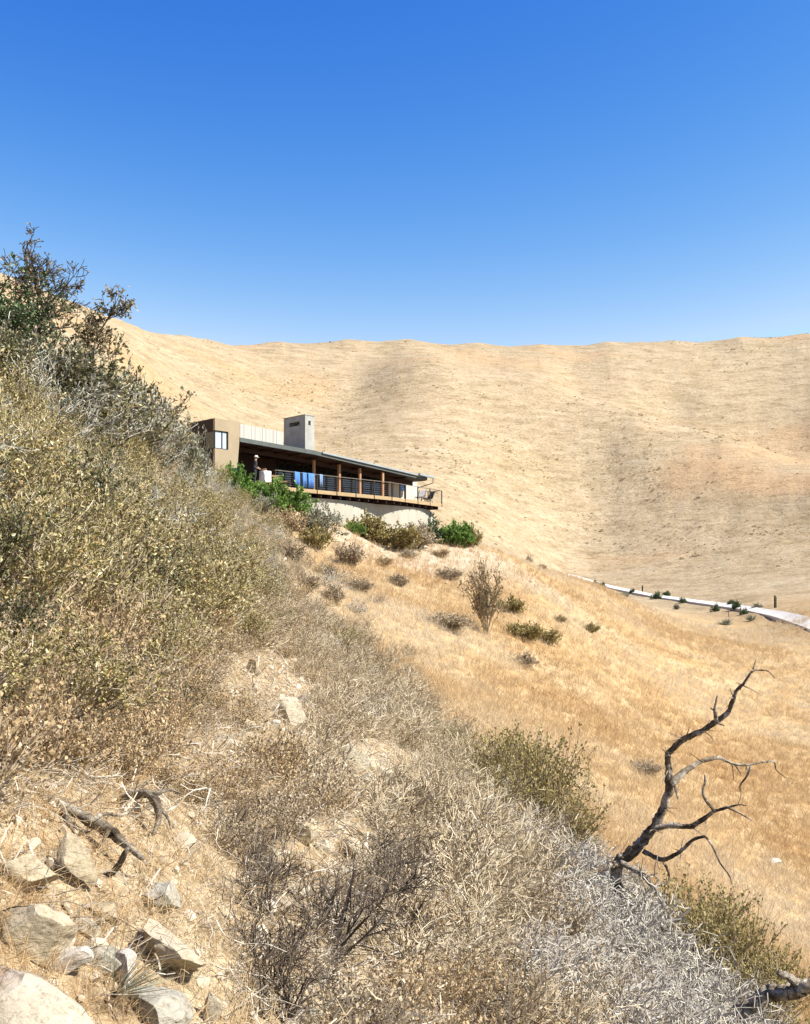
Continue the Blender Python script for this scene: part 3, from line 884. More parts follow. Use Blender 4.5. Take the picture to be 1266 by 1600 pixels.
# ------------------------------------------------------------------ things on the deck
def chair_thing(name, base, rz, label, recline=0.5, s=1.0, cushion=None):
    """slatted wooden lounge chair: seat, back, legs, arms; local x is forward"""
    t = empty(name, base, rz, label, 'chair')
    def bx(nm, c, size, mat, ry=0.0):
        b = Bag().box((0, 0, 0), size)
        V = np.vstack(b.V)
        ca, sa = math.cos(ry), math.sin(ry)
        V = np.stack([V[:, 0] * ca + V[:, 2] * sa, V[:, 1], -V[:, 0] * sa + V[:, 2] * ca], 1) + np.array(c)
        me = mesh_from(nm, V, np.vstack(b.Q), [M[mat]])
        return link(nm, me, t)
    for y in (-0.30, 0.30):
        bx('leg', (0.45, y, 0.18), (0.06, 0.05, 0.36), 'wood_chair')
        bx('leg', (-0.25, y, 0.15), (0.06, 0.05, 0.30), 'wood_chair')
        bx('arm', (0.1, y, 0.55), (0.75, 0.09, 0.035), 'wood_chair')
        bx('arm_support', (0.42, y, 0.44), (0.05, 0.045, 0.2), 'wood_chair')
    for k in range(7):
        bx('seat_slat', (-0.2 + k * 0.11, 0, 0.335 + k * 0.012), (0.09, 0.56, 0.025), 'wood_chair')
    for k in range(5):
        bx('back_slat', (-0.42, -0.24 + k * 0.12, 0.66), (0.025, 0.095, 0.78), 'wood_chair', -recline)
    if cushion:
        bx('cushion', (0.14, 0, 0.42), (0.7, 0.54, 0.07), cushion)
        bx('back_cushion', (-0.36, 0, 0.72), (0.07, 0.54, 0.7), cushion, -recline)
    return t
zdk = 7.155
p = WZ(425.5, 68.0, zdk); chair_thing('lounge_chair', p, math.atan2(E1[1], E1[0]) - 0.2, 'slatted wooden lounge chair beside the white draped table', 0.55)
p = WZ(443, 70.4, zdk)
t = empty('low_table', p, math.atan2(E1[1], E1[0]), 'low slatted wooden table behind the deck cables near the blue panes', 'table')
for k in range(5):
    link('top_slat', mesh_from('top_slat', np.vstack(Bag().box((0, -0.24 + k * 0.12, 0.42), (1.1, 0.105, 0.03)).V), np.vstack(Bag().box((0, 0, 0), (1, 1, 1)).Q), [M['wood_chair']]), t)
for x in (-0.45, 0.45):
    for y in (-0.22, 0.22):
        link('leg', mesh_from('leg', np.vstack(Bag().box((x, y, 0.2), (0.06, 0.06, 0.40)).V), np.vstack(Bag().box((0, 0, 0), (1, 1, 1)).Q), [M['wood_chair']]), t)
# dark sling chairs at the far end of the deck
def sling(px, D, rz, label, mat='black', z=zdk):
    p = WZ(px, D, z)
    t = empty('sling_chair', p, rz, label, 'chair')
    def prof(nm, pts, y0, y1, th, mat):
        pts = np.array(pts)
        b = Bag()
        for (a, c) in zip(pts[:-1], pts[1:]):
            d = (c - a) / np.linalg.norm(c - a); n = np.array([-d[1], d[0]]) * th / 2
            V = [[q[0], y, q[1]] for y in (y0, y1) for q in (a - n, c - n, c + n, a + n)]
            b.add(V, [[0, 3, 2, 1], [4, 5, 6, 7], [0, 1, 5, 4], [1, 2, 6, 5], [2, 3, 7, 6], [3, 0, 4, 7]])
        link(nm, mesh_from(nm, np.vstack(b.V), np.vstack(b.Q), [M[mat]]), t)
    prof('seat_sling', [(-0.55, 0.98), (-0.28, 0.42), (-0.18, 0.34), (0.30, 0.40)], -0.26, 0.26, 0.025, mat)
    for s in (-1, 1):
        y = 0.28 * s
        prof('side_frame', [(-0.58, 1.0), (-0.25, 0.34), (0.35, 0.40), (0.42, 0.0)], y - 0.018, y + 0.018, 0.036, 'bronze')
        prof('rear_leg', [(0.0, 0.36), (-0.45, 0.0)], y - 0.016, y + 0.016, 0.034, 'bronze')
    return t
sling(668, 82.8, math.atan2(E2[1], E2[0]) + math.pi * 0.9, 'dark sling deck chair beside the corner of the guard rail')
sling(656.5, 81.5, math.atan2(E2[1], E2[0]) + math.pi * 1.05, 'white sling deck chair at the end of the porch wall', 'white')

# table with a white cloth beside the person
p = WZ(414.5, 67.3, zdk - 0.1)
t = empty('draped_table', p, math.atan2(E1[1], E1[0]), 'small table under a white cloth next to the standing person', 'table')
cl = Bag(); n = 24
a = np.linspace(0, 2 * np.pi, n, endpoint=False)
sq = lambda k: (0.30 + 0.015 * k * np.sin(a * 8)) / np.maximum(np.abs(np.cos(a)), np.abs(np.sin(a))) ** 0.8
rings = []
for z, k in ((0.0, 0), (0.02, 0.2), (-0.25, 1.4), (-0.72, 3.0)):
    r_ = sq(k) if z > 0.001 or z < 0 else sq(0) * 0.01
    rings.append(np.c_[r_ * np.cos(a), r_ * np.sin(a), np.full(n, 0.86 + z)])
rings[0][:, 2] = 0.885
V = np.vstack(rings)
Q = [[i * n + j, (i + 1) * n + j, (i + 1) * n + (j + 1) % n, i * n + (j + 1) % n] for i in range(3) for j in range(n)]
link('cloth', mesh_from('cloth', V, Q, [M['white']], True), t)
for x in (-0.2, 0.2):
    for y in (-0.2, 0.2):
        b = Bag().box((x, y, 0.42), (0.05, 0.05, 0.84)); link('leg', mesh_from('leg', np.vstack(b.V), np.vstack(b.Q), [M['wood_chair']]), t)

# ---- person
def skin_mesh(name, verts, edges, radii, root=0, sub=2):
    me = bpy.data.meshes.new(name)
    me.from_pydata([tuple(v) for v in verts], edges, [])
    o = bpy.data.objects.new(name, me)
    COL.objects.link(o)
    sm = o.modifiers.new('skin', 'SKIN')
    sm.use_smooth_shade = True
    for i, r in enumerate(radii):
        d = me.skin_vertices[0].data[i]
        d.radius = (r, r) if np.isscalar(r) else r
        d.use_root = (i == root)
    ss = o.modifiers.new('sub', 'SUBSURF'); ss.levels = sub; ss.render_levels = sub
    return o

def person(base, rz):
    skin = simple_mat('skin', (0.50, 0.30, 0.20), (0.58, 0.37, 0.26), 9, 0.6, 0.05)
    root = empty('person', base, rz, 'person in a pale hat and dark clothes standing at the porch table', 'person')
    V, E, Rd = [], [], []
    def v(p, r, link_to=None):
        V.append(p); Rd.append(r)
        if link_to is not None: E.append((link_to, len(V) - 1))
        return len(V) - 1
    pel = v((0, 0, 0.95), (0.15, 0.115))
    waist = v((0.0, 0, 1.10), (0.135, 0.10), pel)
    chest = v((0.02, 0, 1.30), (0.17, 0.115), waist)
    neckb = v((0.03, 0, 1.45), (0.09, 0.075), chest)
    neck = v((0.05, 0, 1.53), 0.052, neckb)
    jaw = v((0.085, 0, 1.60), (0.072, 0.078), neck)
    head = v((0.09, 0, 1.68), (0.085, 0.10), jaw)
    v((0.08, 0, 1.755), (0.065, 0.075), head)
    for s in (-1, 1):
        hip = v((0, 0.095 * s, 0.90), 0.10, pel)
        kn = v((0.03, 0.10 * s, 0.50), 0.062, hip)
        cf = v((0.0, 0.10 * s, 0.33), 0.058, kn)
        an = v((-0.02, 0.10 * s, 0.09), 0.04, cf)
        v((-0.04, 0.10 * s, 0.045), 0.042, an)
        ft = v((0.10, 0.11 * s, 0.035), (0.045, 0.034), an)
        v((0.18, 0.115 * s, 0.028), (0.038, 0.024), ft)
        sh = v((0.02, 0.19 * s, 1.40), 0.062, neckb)
        el = v((0.03, 0.235 * s, 1.12), 0.043, sh)
        fa = v((0.14, 0.21 * s, 1.03), 0.040, el)
        wr = v((0.27, 0.16 * s, 0.96), 0.026, fa)
        pm = v((0.325, 0.14 * s, 0.935), (0.036, 0.018), wr)
        for k in range(4):
            yy = (0.14 + (k - 1.5) * 0.019) * s
            f1 = v((0.368, yy, 0.918), 0.0085, pm)
            f2 = v((0.395 - 0.004 * abs(k - 1), yy, 0.895), 0.008, f1)
            v((0.402 - 0.005 * abs(k - 1), yy, 0.872), 0.007, f2)
        th = v((0.325, (0.14 - 0.035) * s, 0.925), 0.010, wr)
        v((0.352, (0.14 - 0.045) * s, 0.905), 0.009, th)
    # shading by height and reach: trousers and shirt colour live on one continuous body
    m, nt, out = mat_new('person_body')
    tc = nnode(nt, 'ShaderNodeTexCoord'); sx = nnode(nt, 'ShaderNodeSeparateXYZ'); nt.links.new(tc.outputs['Object'], sx.inputs[0])
    def gt(sock, val):
        n = nnode(nt, 'ShaderNodeMath', operation='GREATER_THAN'); nt.links.new(sock, n.inputs[0]); n.inputs[1].default_value = val; return n.outputs[0]
    c = mixc(nt, gt(sx.outputs[2], 0.07), (0.05, 0.035, 0.025), (0.035, 0.04, 0.05))
    c = mixc(nt, gt(sx.outputs[2], 0.93), c, (0.02, 0.02, 0.024))
    c = mixc(nt, gt(sx.outputs[2], 1.50), c, (0.54, 0.33, 0.23))
    c = mixc(nt, gt(sx.outputs[0], 0.155), c, (0.54, 0.33, 0.23))
    b = nnode(nt, 'ShaderNodeBsdfPrincipled'); b.inputs['Roughness'].default_value = 0.8
    nt.links.new(c, b.inputs['Base Color']); nt.links.new(b.outputs[0], out.inputs[0])
    body = skin_mesh('body', V, E, Rd)
    body.data.materials.append(m); body.parent = root
    # face, hair and hat
    hair = simple_mat('grey_hair', (0.30, 0.26, 0.22), (0.45, 0.41, 0.36), 20, 0.8, 0.3)
    straw = simple_mat('pale_hat', (0.70, 0.65, 0.55), (0.80, 0.75, 0.64), 20, 0.9, 0.2)
    def lathe(nm, prof, c, mat, n=20, tilt=0.0):
        a = np.linspace(0, 2 * np.pi, n, endpoint=False)
        V = np.vstack([np.c_[r_ * np.cos(a), r_ * np.sin(a) * 0.86, np.full(n, z)] for r_, z in prof])
        ca, sa = math.cos(tilt), math.sin(tilt)
        V = np.stack([V[:, 0] * ca + V[:, 2] * sa, V[:, 1], -V[:, 0] * sa + V[:, 2] * ca], 1) + np.array(c)
        Q = [[i * n + j, i * n + (j + 1) % n, (i + 1) * n + (j + 1) % n, (i + 1) * n + j] for i in range(len(prof) - 1) for j in range(n)]
        return link(nm, mesh_from(nm, V, Q, [mat], True), root)
    lathe('hat', [(0.175, -0.012), (0.178, 0.0), (0.115, 0.012), (0.110, 0.06), (0.095, 0.095), (0.05, 0.108), (0.002, 0.11)], (0.085, 0, 1.715), straw, tilt=0.18)
    lathe('hair', [(0.09, -0.10), (0.104, -0.05), (0.106, 0.0), (0.10, 0.03)], (0.07, 0, 1.70), hair)
    lathe('nose', [(0.014, -0.02), (0.016, -0.005), (0.008, 0.02), (0.001, 0.026)], (0.192, 0, 1.665), skin, 8)
    dark = simple_mat('eye_mouth', (0.05, 0.03, 0.03), (0.08, 0.05, 0.04), 9, 0.5, 0)
    for s in (-1, 1):
        lathe('eye', [(0.001, -0.007), (0.01, -0.003), (0.01, 0.003), (0.001, 0.007)], (0.172, 0.034 * s, 1.688), dark, 8)
        lathe('ear', [(0.002, -0.03), (0.018, -0.01), (0.02, 0.012), (0.002, 0.03)], (0.085, 0.088 * s, 1.665), skin, 8)
    lathe('mouth', [(0.001, -0.006), (0.022, 0.0), (0.001, 0.006)], (0.160, 0, 1.618), dark, 8)
    return root
pp = WZ(398.5, 67.0, zdk - 0.03)
person(pp, math.atan2(E1[1], E1[0]) - 0.5)

# blue towels hung over the guard rail
TOWEL = simple_mat('blue_towel', (0.075, 0.19, 0.50), (0.12, 0.27, 0.62), 6.0, 0.95, 0.4, 60, spec=0.05)
TOWEL_DULL = simple_mat('dull_blue_towel', (0.16, 0.25, 0.40), (0.22, 0.32, 0.48), 6.0, 0.95, 0.4, 60, spec=0.05)
def towel(px0, px1, drop, mat, label):
    fx = [430, 462, 494, 525, 555, 584, 612]
    A, B = (deckpt(np.interp(q, fx, range(7))) for q in (px0, px1))
    n = 9; V = []
    prof = [(-0.03, -0.35), (-0.035, -0.05), (-0.012, 0.012), (0.045, 0.014), (0.075, -0.04), (0.08, -0.4), (0.085, -drop)]
    for i in range(n):
        t = i / (n - 1); q = A[:2] * (1 - t) + B[:2] * t
        for j, (o_, z_) in enumerate(prof):
            wv = 0.018 * math.sin(t * 9 + px0) * (1 if j in (0, 5, 6) else 0.1)
            V.append([*(q + N1 * (o_ + wv)), 8.235 + z_ + (0.02 * math.sin(t * 5 + px1) if j == 6 else 0)])
    k = len(prof)
    Q = [[i * k + j, (i + 1) * k + j, (i + 1) * k + j + 1, i * k + j + 1] for i in range(n - 1) for j in range(k - 1)]
    o = link('towel', mesh_from('towel', V, Q, [mat], True))
    md = o.modifiers.new('cloth_thickness', 'SOLIDIFY'); md.thickness = 0.008
    tag(o, label, 'towel')
towel(458.3, 466.2, 1.02, TOWEL, 'blue towel over the deck rail, the one beside the wooden lounge chair')
towel(470.6, 476.8, 1.0, TOWEL, 'narrow bright blue towel hung between two others on the deck rail')
towel(479.4, 489.3, 1.02, TOWEL, 'wide blue towel on the deck rail beside the first porch post')
towel(497.5, 502.2, 0.85, TOWEL_DULL, 'slim dull blue towel on the deck rail past the first porch post')
# ------------------------------------------------------------------ plant materials
def plant_mat(name, stops, transl=0.0, rough=0.85, grain=0.0, objvar=0.25, spec=0.15):
    """colour ramp over the per-piece tint, shifted a little per plant"""
    m, nt, out = mat_new(name)
    L = nt.links.new
    a = nnode(nt, 'ShaderNodeAttribute', attribute_name='tint')
    oi = nnode(nt, 'ShaderNodeObjectInfo')
    ad = nnode(nt, 'ShaderNodeMath', operation='MULTIPLY_ADD'); L(oi.outputs['Random'], ad.inputs[0]); ad.inputs[1].default_value = objvar; L(a.outputs['Fac'], ad.inputs[2])
    sb = nnode(nt, 'ShaderNodeMath', operation='SUBTRACT'); L(ad.outputs[0], sb.inputs[0]); sb.inputs[1].default_value = objvar / 2
    r = ramp(nt, stops, sb.outputs[0])
    b = nnode(nt, 'ShaderNodeBsdfPrincipled')
    b.inputs['Roughness'].default_value = rough
    b.inputs['Specular IOR Level'].default_value = spec
    L(r.outputs[0], b.inputs['Base Color'])
    if transl > 0:
        t = nnode(nt, 'ShaderNodeBsdfTranslucent'); L(r.outputs[0], t.inputs[0])
        mx = nnode(nt, 'ShaderNodeMixShader'); mx.inputs[0].default_value = transl
        L(b.outputs[0], mx.inputs[1]); L(t.outputs[0], mx.inputs[2]); L(mx.outputs[0], out.inputs[0])
    else:
        L(b.outputs[0], out.inputs[0])
    return m
PM = {}
PM['twig_grey'] = plant_mat('grey_twig', [(0.0, (0.19, 0.135, 0.075)), (0.35, (0.39, 0.30, 0.18)), (0.7, (0.57, 0.475, 0.32)), (1.0, (0.72, 0.65, 0.50))])
PM['twig_silver'] = plant_mat('silver_twig', [(0.0, (0.20, 0.165, 0.12)), (0.4, (0.44, 0.395, 0.32)), (1.0, (0.66, 0.615, 0.52))])
PM['twig_brown'] = plant_mat('brown_twig', [(0.0, (0.16, 0.11, 0.065)), (0.5, (0.36, 0.27, 0.16)), (1.0, (0.60, 0.49, 0.33))])
PM['twig_dark'] = plant_mat('dark_twig', [(0.0, (0.05, 0.038, 0.027)), (0.6, (0.14, 0.108, 0.078)), (1.0, (0.32, 0.265, 0.20))])
PM['leaf_olive'] = plant_mat('olive_leaf', [(0.0, (0.12, 0.10, 0.03)), (0.35, (0.27, 0.225, 0.07)), (0.65, (0.46, 0.39, 0.15)), (0.85, (0.64, 0.55, 0.28)), (1.0, (0.52, 0.32, 0.12))], 0.12, 0.45, spec=0.4)
PM['leaf_green'] = plant_mat('green_leaf', [(0.0, (0.035, 0.06, 0.022)), (0.5, (0.085, 0.14, 0.045)), (1.0, (0.24, 0.31, 0.13))], 0.2, 0.4, spec=0.4)
PM['leaf_bright'] = plant_mat('bright_green_leaf', [(0.0, (0.09, 0.18, 0.03)), (0.5, (0.20, 0.35, 0.07)), (1.0, (0.38, 0.52, 0.16))], 0.35, 0.5)
PM['leaf_khaki'] = plant_mat('khaki_leaf', [(0.0, (0.22, 0.175, 0.06)), (0.5, (0.37, 0.30, 0.11)), (1.0, (0.54, 0.45, 0.21))], 0.2, 0.6)
PM['leaf_sage'] = plant_mat('sage_leaf', [(0.0, (0.12, 0.13, 0.09)), (0.5, (0.24, 0.255, 0.18)), (1.0, (0.42, 0.42, 0.32))], 0.15, 0.7)
PM['leaf_rust'] = plant_mat('rusty_seedhead', [(0.0, (0.27, 0.18, 0.09)), (0.5, (0.48, 0.34, 0.18)), (1.0, (0.66, 0.52, 0.32))], 0.15, 0.8)
PM['leaf_tan'] = plant_mat('tan_dry_leaf', [(0.0, (0.27, 0.20, 0.12)), (0.5, (0.44, 0.35, 0.23)), (1.0, (0.66, 0.56, 0.40))], 0.15, 0.8)
PM['leaf_dead'] = plant_mat('brown_olive_leaf', [(0.0, (0.12, 0.095, 0.045)), (0.5, (0.28, 0.22, 0.105)), (1.0, (0.48, 0.40, 0.22))], 0.12, 0.5, spec=0.4)
PM['leaf_darkolive'] = plant_mat('dark_olive_leaf', [(0.0, (0.05, 0.055, 0.02)), (0.5, (0.13, 0.13, 0.045)), (0.85, (0.34, 0.31, 0.14)), (1.0, (0.58, 0.52, 0.30))], 0.12, 0.45, spec=0.4)
PM['straw'] = plant_mat('dry_straw', [(0.0, (0.42, 0.30, 0.15)), (0.5, (0.58, 0.45, 0.26)), (1.0, (0.74, 0.63, 0.43))], 0.25, 0.7)
def dead_mat(name, dark, mid, pale, lo, hi):
    m, nt, out = mat_new(name)
    L = nt.links.new
    geo = nnode(nt, 'ShaderNodeNewGeometry')
    n1 = noise(nt, geo.outputs['Position'], 7.0, 5, 0.65, 0.6)
    n2 = noise(nt, geo.outputs['Position'], 42.0, 5, 0.7, 1.2)
    r1 = ramp(nt, [(lo, dark), ((lo + hi) / 2, mid), (hi, pale)], n1.outputs[0])
    r2 = ramp(nt, [(0.35, (0.45, 0.43, 0.42)), (0.6, (1.15, 1.15, 1.15))], n2.outputs[0])
    c = mixc(nt, 1.0, r1.outputs[0], r2.outputs[0], 'MULTIPLY')
    b = nnode(nt, 'ShaderNodeBsdfPrincipled'); b.inputs['Roughness'].default_value = 0.95; b.inputs['Specular IOR Level'].default_value = 0.1
    L(c, b.inputs['Base Color'])
    bp = nnode(nt, 'ShaderNodeBump'); bp.inputs['Strength'].default_value = 1.0; bp.inputs['Distance'].default_value = 0.02
    L(n2.outputs[0], bp.inputs['Height']); L(bp.outputs[0], b.inputs['Normal']); L(b.outputs[0], out.inputs[0])
    return m
PM['dead_wood'] = dead_mat('weathered_dead_wood', (0.10, 0.075, 0.05), (0.30, 0.25, 0.185), (0.56, 0.50, 0.40), 0.35, 0.62)
PM['dead_dark'] = dead_mat('dark_dead_wood', (0.065, 0.047, 0.033), (0.19, 0.148, 0.105), (0.55, 0.48, 0.385), 0.36, 0.62)

# ------------------------------------------------------------------ plant shapes
class Plant:
    def __init__(s, seed):
        s.r = np.random.default_rng(seed); s.p0 = []; s.p1 = []; s.r0 = []; s.r1 = []; s.st = []; s.lp = []; s.ld = []; s.ls = []
    def seg(s, a, b, ra, rb, t):
        s.p0.append(a); s.p1.append(b); s.r0.append(ra); s.r1.append(rb); s.st.append(t)
    def leaf(s, p, d, size):
        s.lp.append(p); s.ld.append(d); s.ls.append(size)
    def grow(s, p, d, L, r, lvl, K):
        rg = s.r
        ns = K['nseg'][lvl]; step = L / ns
        last = lvl == len(K['nseg']) - 1
        tint = float(np.clip(rg.normal(K.get('tint', 0.45), 0.22), 0, 1))
        rr = r
        for i in range(ns):
            d = d + rg.normal(0, K['wob'][lvl], 3); d[2] += K['up'][lvl]
            d = d / math.sqrt(d @ d)
            q = p + d * step * rg.uniform(0.8, 1.2)
            if q[2] < 0.02: q[2] = 0.02 + 0.03 * rg.random()
            r2 = max(rr * K.get('taper', 0.82), K['rmin'])
            s.seg(p, q, rr, r2, tint)
            if not last and i >= K.get('bare', (0, 0, 0, 0))[lvl]:
                for _ in range(rg.poisson(K['kids'][lvl])):
                    c = rg.normal(0, 1, 3); c -= d * (c @ d); c /= math.sqrt(c @ c) + 1e-9
                    sp = K['spread'][lvl] * rg.uniform(0.6, 1.3)
                    cd = d * math.cos(sp) + c * math.sin(sp)
                    s.grow(q, cd, K['len'][lvl + 1] * rg.uniform(0.6, 1.25), max(r2 * 0.65, K['rmin']), lvl + 1, K)
            if last and K.get('leaf'):
                for _ in range(rg.poisson(K['leaf'])):
                    f = rg.random()
                    ld = d + rg.normal(0, 0.75, 3); ld /= math.sqrt(ld @ ld)
                    s.leaf(p + (q - p) * f, ld, K['lsize'] * rg.uniform(0.6, 1.3))
            p = q; rr = r2
        if last and K.get('tip'):
            for _ in range(K['tip']):
                ld = d + rg.normal(0, 0.5, 3); ld /= math.sqrt(ld @ ld)
                s.leaf(p + rg.normal(0, K['lsize'] * 0.5, 3), ld, K['lsize'] * rg.uniform(0.6, 1.3))
    def stems(s, n, spread, L, r, K, base=0.06, bias=(0, 0, 0)):
        for i in range(n):
            a = s.r.uniform(0, 2 * math.pi); t = spread * math.sqrt(s.r.random())
            d = np.array([math.cos(a) * math.sin(t), math.sin(a) * math.sin(t), math.cos(t)]) + np.array(bias)
            d /= math.sqrt(d @ d)
            b = s.r.uniform(0, base)
            s.grow(np.array([math.cos(a) * b, math.sin(a) * b, -0.06]), d, L * s.r.uniform(0.7, 1.15), r * s.r.uniform(0.7, 1.2), 0, K)
    def wood_mesh(s, name, mat, k=3):
        P0 = np.array(s.p0); P1 = np.array(s.p1); R0 = np.array(s.r0)[:, None]; R1 = np.array(s.r1)[:, None]
        n = len(P0)
        T = P1 - P0; T /= np.linalg.norm(T, axis=1)[:, None] + 1e-9
        u = np.cross(T, np.array([0.37, 0.61, 0.70])); u /= np.linalg.norm(u, axis=1)[:, None] + 1e-9
        v = np.cross(T, u)
        V = np.empty((n, 2 * k, 3))
        for j in range(k):
            a = 2 * math.pi * j / k
            dirv = math.cos(a) * u + math.sin(a) * v
            V[:, j] = P0 + dirv * R0; V[:, k + j] = P1 + dirv * R1
        b = (np.arange(n) * 2 * k)[:, None]
        F = np.concatenate([b + np.array([[j, (j + 1) % k, k + (j + 1) % k, k + j]]) for j in range(k)])
        tint = np.repeat(np.array(s.st), 2 * k)
        return mesh_from(name, V.reshape(-1, 3), F, [mat], k > 3, {'tint': ('FLOAT', tint)})
    def leaf_mesh(s, name, mat, width=0.42, fold=0.25, mean=0.5, sd=0.24):
        P = np.array(s.lp); D = np.array(s.ld); S = np.array(s.ls)[:, None]
        n = len(P)
        rn = s.r.normal(0, 1, (n, 3))
        u = np.cross(D, rn); u /= np.linalg.norm(u, axis=1)[:, None] + 1e-9
        w = np.cross(D, u)
        V = np.stack([P, P + D * S * 0.45 + u * S * width + w * S * fold * width, P + D * S, P + D * S * 0.45 - u * S * width + w * S * fold * width], 1)
        F = np.arange(4 * n).reshape(-1, 4)
        tint = np.repeat(np.clip(s.r.normal(mean, sd, n), 0, 1), 4)
        return mesh_from(name, V.reshape(-1, 3), F, [mat], False, {'tint': ('FLOAT', tint)})

KINDS = {}
def kind_variants(key, n, make, wood, leaf, names=('stems', 'foliage'), mean=0.5, width=0.42, sd=0.24):
    out = []
    for i in range(n):
        P = Plant(1000 + 37 * len(KINDS) + i)
        make(P)
        ms = [(names[0], P.wood_mesh(names[0], PM[wood]))]
        if P.lp and leaf:
            ms.append((names[1], P.leaf_mesh(names[1], PM[leaf], width=width, mean=mean, sd=sd)))
        out.append(ms)
    KINDS[key] = out

def twiggy(P):      # leafless dome of fine forked twigs
    P.stems(17, 1.15, 0.42, 0.010, dict(nseg=(4, 3, 3), wob=(0.22, 0.3, 0.33), up=(0.06, 0.05, 0.04), kids=(1.15, 1.2, 0), spread=(0.65, 0.75, 0), len=(0, 0.26, 0.15), rmin=0.0034, taper=0.86, tint=0.5))
def silver(P):      # pale tangled dead brush
    P.stems(24, 1.3, 0.40, 0.008, dict(nseg=(4, 3, 3), wob=(0.35, 0.45, 0.5), up=(0.03, 0.0, 0.0), kids=(1.05, 1.2, 0), spread=(0.8, 0.9, 0), len=(0, 0.25, 0.15), rmin=0.0036, taper=0.86, tint=0.55))
def olive(P):       # leaning shrub with small narrow olive leaves
    P.stems(17, 0.85, 0.80, 0.011, dict(nseg=(5, 4, 3), wob=(0.13, 0.2, 0.25), up=(0.03, 0.08, 0.08), kids=(0.8, 0.95, 0), spread=(0.5, 0.6, 0), len=(0, 0.40, 0.19), rmin=0.003, taper=0.86, leaf=3.0, lsize=0.043, tip=2, bare=(1, 0, 0), tint=0.5), bias=(0.30, -0.05, 0))
def buckwheat(P):   # low dry plant with rusty heads on thin stalks
    P.stems(34, 1.1, 0.32, 0.005, dict(nseg=(3, 3), wob=(0.15, 0.22), up=(0.08, 0.08), kids=(1.3, 0), spread=(0.5, 0), len=(0, 0.2), rmin=0.0025, taper=0.85, leaf=0.8, lsize=0.03, tip=4, tint=0.4))
def drygold(P):     # tan dried forb
    P.stems(40, 0.9, 0.38, 0.004, dict(nseg=(3, 3), wob=(0.14, 0.2), up=(0.06, 0.06), kids=(1.2, 0), spread=(0.4, 0), len=(0, 0.2), rmin=0.002, taper=0.85, leaf=1.6, lsize=0.03, tip=2, tint=0.6))
def darktwig(P):    # darker, coarser leafless shrub
    P.stems(15, 1.1, 0.48, 0.011, dict(nseg=(4, 3, 3), wob=(0.25, 0.32, 0.35), up=(0.07, 0.06, 0.04), kids=(1.1, 1.25, 0), spread=(0.7, 0.75, 0), len=(0, 0.27, 0.15), rmin=0.003, taper=0.85, tint=0.35))
def khaki(P):       # upright shrub of fine stems with khaki seed spikes
    P.stems(38, 0.85, 0.62, 0.008, dict(nseg=(4, 4), wob=(0.1, 0.13), up=(0.08, 0.12), kids=(1.5, 0), spread=(0.45, 0), len=(0, 0.36), rmin=0.003, taper=0.88, leaf=3.2, lsize=0.032, tip=6, bare=(1, 0), tint=0.3))
kind_variants('twiggy', 6, twiggy, 'twig_grey', None)
kind_variants('silver', 4, silver, 'twig_silver', None)
kind_variants('olive', 6, olive, 'twig_grey', 'leaf_olive', width=0.26, mean=0.42, sd=0.3)
kind_variants('buckwheat', 4, buckwheat, 'twig_brown', 'leaf_rust')
kind_variants('drygold', 4, drygold, 'twig_brown', 'leaf_tan')
kind_variants('darktwig', 4, darktwig, 'twig_dark', None)
kind_variants('khaki', 3, khaki, 'twig_grey', 'leaf_khaki', width=0.3)
def greyleaf(P):    # grey-green twiggy shrub with sparse narrow leaves
    P.stems(16, 0.95, 0.72, 0.011, dict(nseg=(5, 4, 3), wob=(0.16, 0.24, 0.3), up=(0.03, 0.07, 0.07), kids=(0.95, 1.05, 0), spread=(0.55, 0.65, 0), len=(0, 0.36, 0.19), rmin=0.0035, taper=0.86, leaf=1.1, lsize=0.045, tip=1, bare=(1, 0, 0), tint=0.6), bias=(0.25, -0.05, 0))
kind_variants('greyleaf', 4, greyleaf, 'twig_silver', 'leaf_sage', width=0.24, sd=0.3)
def darkolive(P):   # darker dense shrub
    P.stems(18, 0.9, 0.70, 0.011, dict(nseg=(5, 4, 3), wob=(0.15, 0.22, 0.28), up=(0.04, 0.08, 0.08), kids=(0.85, 1.0, 0), spread=(0.5, 0.6, 0), len=(0, 0.38, 0.19), rmin=0.003, taper=0.86, leaf=2.4, lsize=0.045, tip=2, tint=0.35), bias=(0.2, 0, 0))
kind_variants('darkolive', 3, darkolive, 'twig_dark', 'leaf_darkolive', width=0.28, sd=0.3)

INFO = {
    'twiggy': ('twiggy_shrub', 'leafless grey brown twiggy shrub among the near scrub', 'shrub', 'leafless grey brown shrubs of the near slope'),
    'silver': ('dead_brush', 'tangle of silvery dead brush around the foot of the dead tree', 'dead brush', 'silvery dead brush of the near slope'),
    'olive': ('olive_shrub', 'leaning shrub with narrow olive leaves on the upper near slope', 'shrub', 'olive leaved shrubs of the near slope'),
    'buckwheat': ('rusty_shrub', 'low dry shrub with rusty brown seed heads on the near slope', 'shrub', 'rusty dry shrubs of the near slope'),
    'drygold': ('tan_shrub', 'small tan dried shrub at the edge of the near scrub', 'shrub', 'tan dried shrubs of the near slope'),
    'darktwig': ('dark_shrub', 'dark leafless forked shrub standing among paler brush', 'shrub', 'dark leafless shrubs of the near slope'),
    'greyleaf': ('grey_green_shrub', 'grey green shrub of pale twigs and sparse narrow leaves on the upper near slope', 'shrub', 'grey green shrubs of the near slope'),
    'darkolive': ('dark_olive_shrub', 'dark olive dense shrub between the lighter olive shrubs', 'shrub', 'dark olive shrubs of the near slope'),
    'khaki': ('khaki_shrub', 'upright shrub with khaki seed spikes at the edge of the golden grass', 'shrub', 'khaki spiked shrubs at the grass edge'),
}
